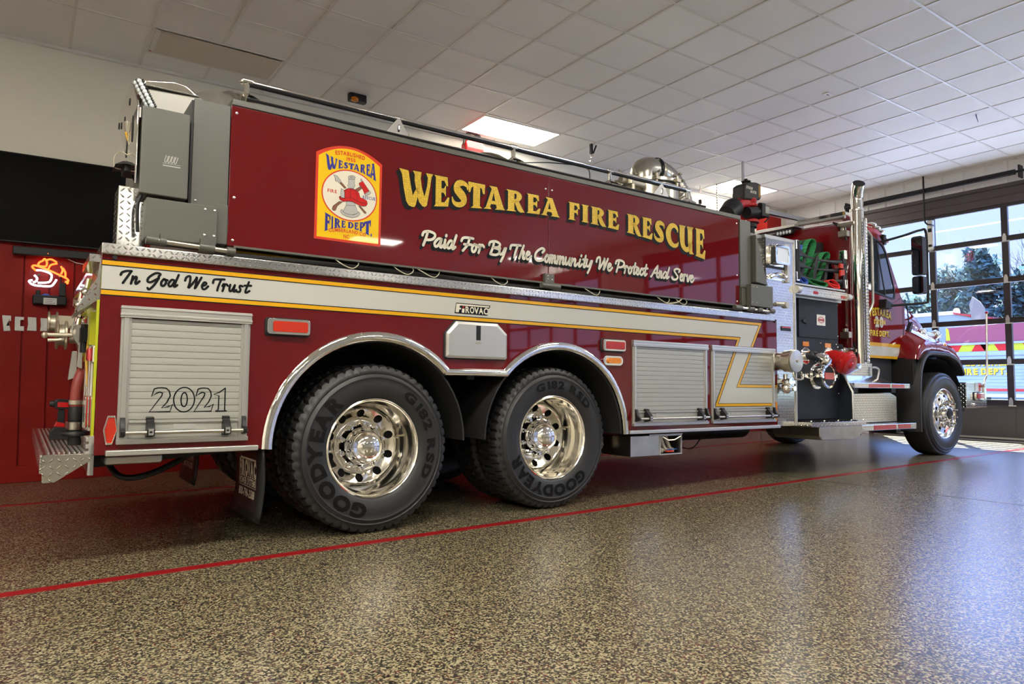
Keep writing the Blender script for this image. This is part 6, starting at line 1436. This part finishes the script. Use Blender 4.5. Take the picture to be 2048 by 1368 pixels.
# cab steps
def step(x0, x1, z0, z1, y0, nm):
    r = sub(nm); MB().box(x0, x1, y0, .28, z0, z1).build('tread', 'treadf', r, bev=.006)
    each(MB().box(x0+.30, x0+(x1-x0)*.62, y0-.003, y0+.001, z0+.006, z1-.006).box(x0+(x1-x0)*.66, x1-.14, y0-.003, y0+.001, z0+.006, z1-.006), 'red_strip', 'lensr', r, sm=0)
    each(MB().box(x0+.1, x0+.2, .02, .4, z0-.05, z0).box(x1-.3, x1-.2, .02, .4, z0-.05, z0), 'step_bracket', 'blk', r)
step(7.40, 8.62, .995, 1.05, -.05, 'cab_step'); step(7.45, 8.71, .525, .59, -.07, 'cab_step')
MB().prism([(7.60, .60), (7.60, .93), (8.55, .945), (8.70, .90), (8.70, .60)], .15, .42).build('step_skirt', 'treadf', T, bev=.006)
MB().add([(7.44, .10, 1.05), (8.62, .12, 1.05), (8.45, .26, 1.15), (7.44, .26, 1.15)], [(0, 1, 2, 3)]).box(7.44, 8.32, .24, .40, 1.14, 1.29).build('upper_skirt', 'treadf', T, sm=0)
MB().box(7.55, 8.9, .30, .9, .62, 1.38).build('battery_box', 'blkm', T, bev=.01)
MB().tube(catmull([(8.33, .2, 1.05), (8.36, .18, 1.2), (8.33, .2, 1.24), (8.28, .22, 1.24)], 4), .012, 8).build('step_handle', 'alu', T)
MB().cyl((7.6, .45, 1.2), (7.62, .3, 1.5), .11, seg=16).box(7.38, 7.8, .3, 2.0, 1.0, 1.5).build('exhaust_heat_box', 'blkm', T)
rg2 = MB()
for k in range(6): rg2.sphere((7.62+.06*k, .22, 1.40+.02*(k % 2)), .04, 10, 6)
rg2.build('exhaust_clamp', 'cast', T)
# ------------------------------------------------------------------ tools on the rear step
def on_truck(o, p): o.matrix_world = MT @ Matrix.Translation(Vector(p))
dl_ = thing('cordless_drill', 'black and red cordless drill standing on the rear step', 'drill'); on_truck(dl_, (.185, 1.02, .618))
MB().prism([(-.05, .0), (.052, 0), (.055, .05), (.03, .075), (-.02, .08), (-.048, .055)], -.05, .05).build('battery', 'blk', dl_, bev=.006)
MB().prism([(-.03, .08), (.03, .075), (.028, .10), (-.015, .11)], -.03, .03).build('battery_clip', 'redcast', dl_, bev=.004)
MB().prism([(-.012, .09), (.028, .09), (.026, .185), (-.008, .19)], -.022, .022).build('handle', 'blk', dl_, bev=.008)
MB().prism([(-.03, .19), (.05, .185), (.058, .21), (.055, .245), (-.02, .25), (-.035, .23)], -.035, .035).build('motor_housing', 'blk', dl_, bev=.010)
MB().prism([(-.015, .20), (.045, .198), (.048, .228), (-.015, .232)], -.037, .037).build('side_cover', 'redcast', dl_, bev=.003); MB().cyl((-.03, 0, .22), (-.055, 0, .22), .022, .016, seg=14).build('chuck', 'blk', dl_)
nz_ = thing('hose_nozzle', 'black ring-handled nozzle standing in front of the drill on the rear step', 'hose nozzle'); on_truck(nz_, (.242, .52, .618))
MB().lathe([(.0, 0), (.032, 0), (.035, .02), (.028, .05), (.028, .06), (.034, .07), (.034, .13), (.032, .135), (.038, .14), (.038, .20), (.034, .215), (.0, .216)], (0, 0, 0), (0, 0, 1), 20).build('barrel', 'blk', nz_)
MB().tube([(.062*math.cos(a), .062*math.sin(a), .065) for a in [2*PI*k/20 for k in range(20)]], .014, 8, closed=True).tube([(-.06, 0, .065), (.06, 0, .065)], .008, 6).sphere((.045, 0, .12), .024, 10, 6).build('ring_handle', 'blk', nz_)
MB().lathe([(.033, .085), (.035, .087), (.035, .128), (.033, .13)], (0, 0, 0), (0, 0, 1), 20).build('sleeve', 'steel', nz_)
hz = thing('red_hose', 'short red rubber hose curving up from the nozzle on the rear step', 'hose'); on_truck(hz, (.238, .52, .835))
MB().tube(catmull([(0, 0, 0), (.0, 0, .07), (.008, .005, .14), (.028, .03, .20), (.05, .08, .235)], 6), .029, 14).build('tube', 'hose', hz); MB().lathe([(.031, .0), (.034, .002), (.034, .024), (.031, .026)], (0, 0, .01), (0, 0, 1), 18).box(.03, .065, -.012, .012, .012, .03).build('clamp', 'cast', hz)
# ------------------------------------------------------------------ outside: parked apparatus, store building, trees
ap = thing('parked_rescue_vehicle', 'silver and red fire vehicle parked outside the glazed door', 'fire vehicle', (24, 9.1, -.03))
MB().box(0, 7, -1.25, 1.35, .55, 2.05).build('body', 'apalu', ap, sm=0)
sl2 = MB()
for k in range(9): sl2.box(-.015, .0, -1.0, 1.1, .78+.10*k, .87+.10*k)
sl2.build('rear_shutter', 'apalu', ap, sm=0)
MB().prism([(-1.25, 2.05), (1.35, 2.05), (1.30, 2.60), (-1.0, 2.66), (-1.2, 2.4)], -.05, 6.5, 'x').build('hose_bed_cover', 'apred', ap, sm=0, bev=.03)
MB().prism([(1.18, 2.2), (1.30, 2.2), (1.30, 2.6), (1.22, 2.55)], -.06, -.05, 'x').build('cover_edge', 'lime', ap, sm=0)
cv1 = MB(); cv2 = MB()
for k in range(7):
    y0 = -1.25+.372*k; (cv1 if k % 2 else cv2).prism([(y0, 1.83), (y0+.372, 1.83), (y0+.372-.12*(1 if k > 3 else -1), 2.04), (y0-.12*(1 if k > 3 else -1), 2.04)], -.02, -.005, 'x')
cv1.build('chevron_lime', 'lime', ap, sm=0); cv2.build('chevron_red', 'redcast', ap, sm=0)
MB().box(-.10, .0, -1.25, 1.35, 2.04, 2.10).box(-.05, 0, -1.25, 1.35, 1.70, 1.83).build('rear_ledge', 'apalu', ap, sm=0); MB().box(-.03, 0, -1.2, 1.3, 2.10, 2.19).build('light_band', 'dark', ap, sm=0)
at = MB(); ak = MB()
for mbx, x_, o_ in ((ak, -.020, .012), (at, -.026, 0)):
    put_text(mbx, 'WESTAREA', lambda p, h: (x_, .30-p[0]-o_, 1.40+p[1]-o_), 0, .17, .05, sx=1.05); put_text(mbx, 'FIRE DEPT.', lambda p, h: (x_, .30-p[0]-o_, 1.13+p[1]-o_), 0, .17, .05, sx=.95)
ak.build('rear_letter_shadow', 'black', ap, sm=0); at.build('rear_lettering', 'yel', ap, sm=0)
MB().box(-.012, 0, -1.25, 1.35, .62, .70).build('red_band', 'redcast', ap, sm=0); MB().box(-.35, .0, -1.2, 1.3, .45, .55).build('tail_board', 'tread', ap, sm=0)
for y_ in (-.95, 1.05): MB().lathe([(.0, -.15), (.45, -.15), (.5, -.1), (.5, .1), (.45, .15), (0, .15)], (1.6, y_, .5), (0, 1, 0), 24).build('wheel', 'rubber', ap)
tan = MB().prism([(-.32, -.6), (.14, -.6), (.22, .02), (.10, .34), (-.16, .12), (-.32, -.15)], 0, .06, 'x'); to = tan.build('tan_panel', 'tan', bev=.02); to.location = (30, 11.95, 3.8); 
tag(to, 'tan curved panel standing behind the parked fire vehicle outside', 'panel'); MB().cyl((.03, 0, -3.85), (.03, 0, -.6), .05, seg=8).build('post', 'steel', to)
X['bldw'] = mat('building_siding', (.2, .21, .225), .6)  # one even grey base for the walls of both buildings
co = thing('white_building', 'white low building with railing beyond the parked vehicle', 'building', (42, 16.5, -.06))
MB().prism([(-3.0, 0), (5, 0), (5, 4.55), (1.3, 4.55), (-3.0, 3.5)], 0, 8, 'x').build('walls', 'bldw', co, sm=0); MB().box(-.05, .3, 1.1, 5, 4.55, 4.75).sphere((.1, 1.2, 4.75), .16, 10, 6).build('parapet', 'paper', co, sm=0)
MB().prism([(-3.1, 3.5), (1.3, 4.57), (1.3, 4.67), (-3.1, 3.60)], -.1, 8, 'x').build('roof_edge', 'lensr', co, sm=0)
b4 = thing('house', 'small house with grey roof at the right edge of the door glass', 'building', (51, 13.9, -.06))
MB().box(0, 7, -2.6, 2.6, 0, 4.4).build('walls', 'bldw', b4, sm=0); MB().prism([(-3, 4.3), (3, 4.3), (0, 6.0)], -.4, 7.4, 'x').build('roof', 'lgrey', b4, sm=0)
MB().box(-.03, .0, -1.6, -.6, 1.4, 2.8).build('window', 'screen', b4, sm=0)
for i, z in enumerate((8.7, 5.9)):
    P = [(38, y, z-.3*math.sin(PI*(y+10)/45)) for y in range(-10, 36, 5)]
    tag(MB().tube(P, .035, 5).build('utility_line', 'paper'), 'upper pale overhead line crossing the sky' if i == 0 else 'lower pale overhead line crossing the trees', 'utility line')
X['leaf1'] = mat('hazed_pine_needles', (.042, .074, .072), .9, noise=.2, nscale=.6, spec=0.); X['bark'] = mat('bark', (.09, .085, .08), .9); X['leaf2'] = mat('hazed_oak_leaves', (.05, .08, .066), .9, noise=.2, nscale=.6, spec=0.)  # leaf colours lightened and blued: distance haze is put into the base
def crown_mb(h0, h1, rad, n, size, rng, pine):
    m = MB()
    blobs = []
    for k in range(16):
        t = rng.random(); zz_ = h0+(h1-h0)*t; rr = rad*((1-t*.8) if pine else math.sqrt(max(.05, 1-(2*t-1)**2)))
        a = rng.random()*2*PI; d = rr*rng.random()**.5*.8; blobs.append((d*math.cos(a), d*math.sin(a), zz_, rad*(.28+.2*rng.random())))
    for k in range(n):
        b = rng.choice(blobs); v = Vector((rng.gauss(0, 1), rng.gauss(0, 1), rng.gauss(0, .7))).normalized()*b[3]*rng.random()**.33
        c = Vector(b[:3])+v; u = Vector((rng.gauss(0, 1), rng.gauss(0, 1), rng.gauss(0, 1))).normalized(); w = u.orthogonal().normalized(); s_ = size*(.6+.8*rng.random())
        m.add([c+u*s_, c+w*s_*.6, c-u*s_, c-w*s_*.6], [(0, 1, 2, 3)])
    return m
rng = random.Random(3)
def tree(x, y, h, rad, lbl, pine=True, h0=.25, n=1100, grp=None):
    r = thing('pine_tree' if pine else 'broadleaf_tree', lbl, 'tree', (x, y, -.06), grp)
    MB().tube([(0, 0, 0), (.1, .05, h*.5), (0, 0, h*.95)], [rad*.09, rad*.06, .03], 8).build('trunk', 'bark', r)
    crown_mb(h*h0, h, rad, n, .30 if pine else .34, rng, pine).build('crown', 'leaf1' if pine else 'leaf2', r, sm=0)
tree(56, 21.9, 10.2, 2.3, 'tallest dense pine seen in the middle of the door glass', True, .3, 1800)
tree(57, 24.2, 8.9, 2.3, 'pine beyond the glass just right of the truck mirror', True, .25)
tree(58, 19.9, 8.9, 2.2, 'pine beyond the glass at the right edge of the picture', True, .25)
GT = 'treeline far beyond the apron'
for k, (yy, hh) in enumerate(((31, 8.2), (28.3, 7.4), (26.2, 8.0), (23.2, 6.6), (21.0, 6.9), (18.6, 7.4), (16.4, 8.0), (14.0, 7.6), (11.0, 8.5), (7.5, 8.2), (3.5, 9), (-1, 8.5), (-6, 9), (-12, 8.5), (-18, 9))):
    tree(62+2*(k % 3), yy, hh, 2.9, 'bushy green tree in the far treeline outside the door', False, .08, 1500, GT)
def bare(x, y, h, lbl):
    r = thing('bare_tree', lbl, 'tree', (x, y, -.06)); m = MB()
    def br2(p, d, l, rad, lev):
        q = p+d*l; m.tube([p, p+d*l*.5+Vector((rng.gauss(0, .05), rng.gauss(0, .05), 0))*l, q], [rad, rad*.8, rad*.6], 5)
        if lev == 0: return
        for k in range(3 if lev > 1 else 4):
            dd = (d+Vector((rng.gauss(0, .38), rng.gauss(0, .38), rng.gauss(.12, .15)))).normalized(); br2(p+d*l*(.5+.5*rng.random()), dd, l*.62, rad*.55, lev-1)
    br2(Vector((0, 0, 0)), Vector((0, 0, 1)), h*.45, .12, 4); m.build('branches', 'bark', r)
bare(64, 26.8, 12.0, 'leafless tree left of the tall pine against the sky'); bare(63, 25.2, 13.4, 'leafless tree behind the tall pine against the sky'); bare(64, 22.6, 13.8, 'tallest leafless tree right of the tall pine'); bare(64, 20.6, 12.5, 'leafless tree near the second door mullion')
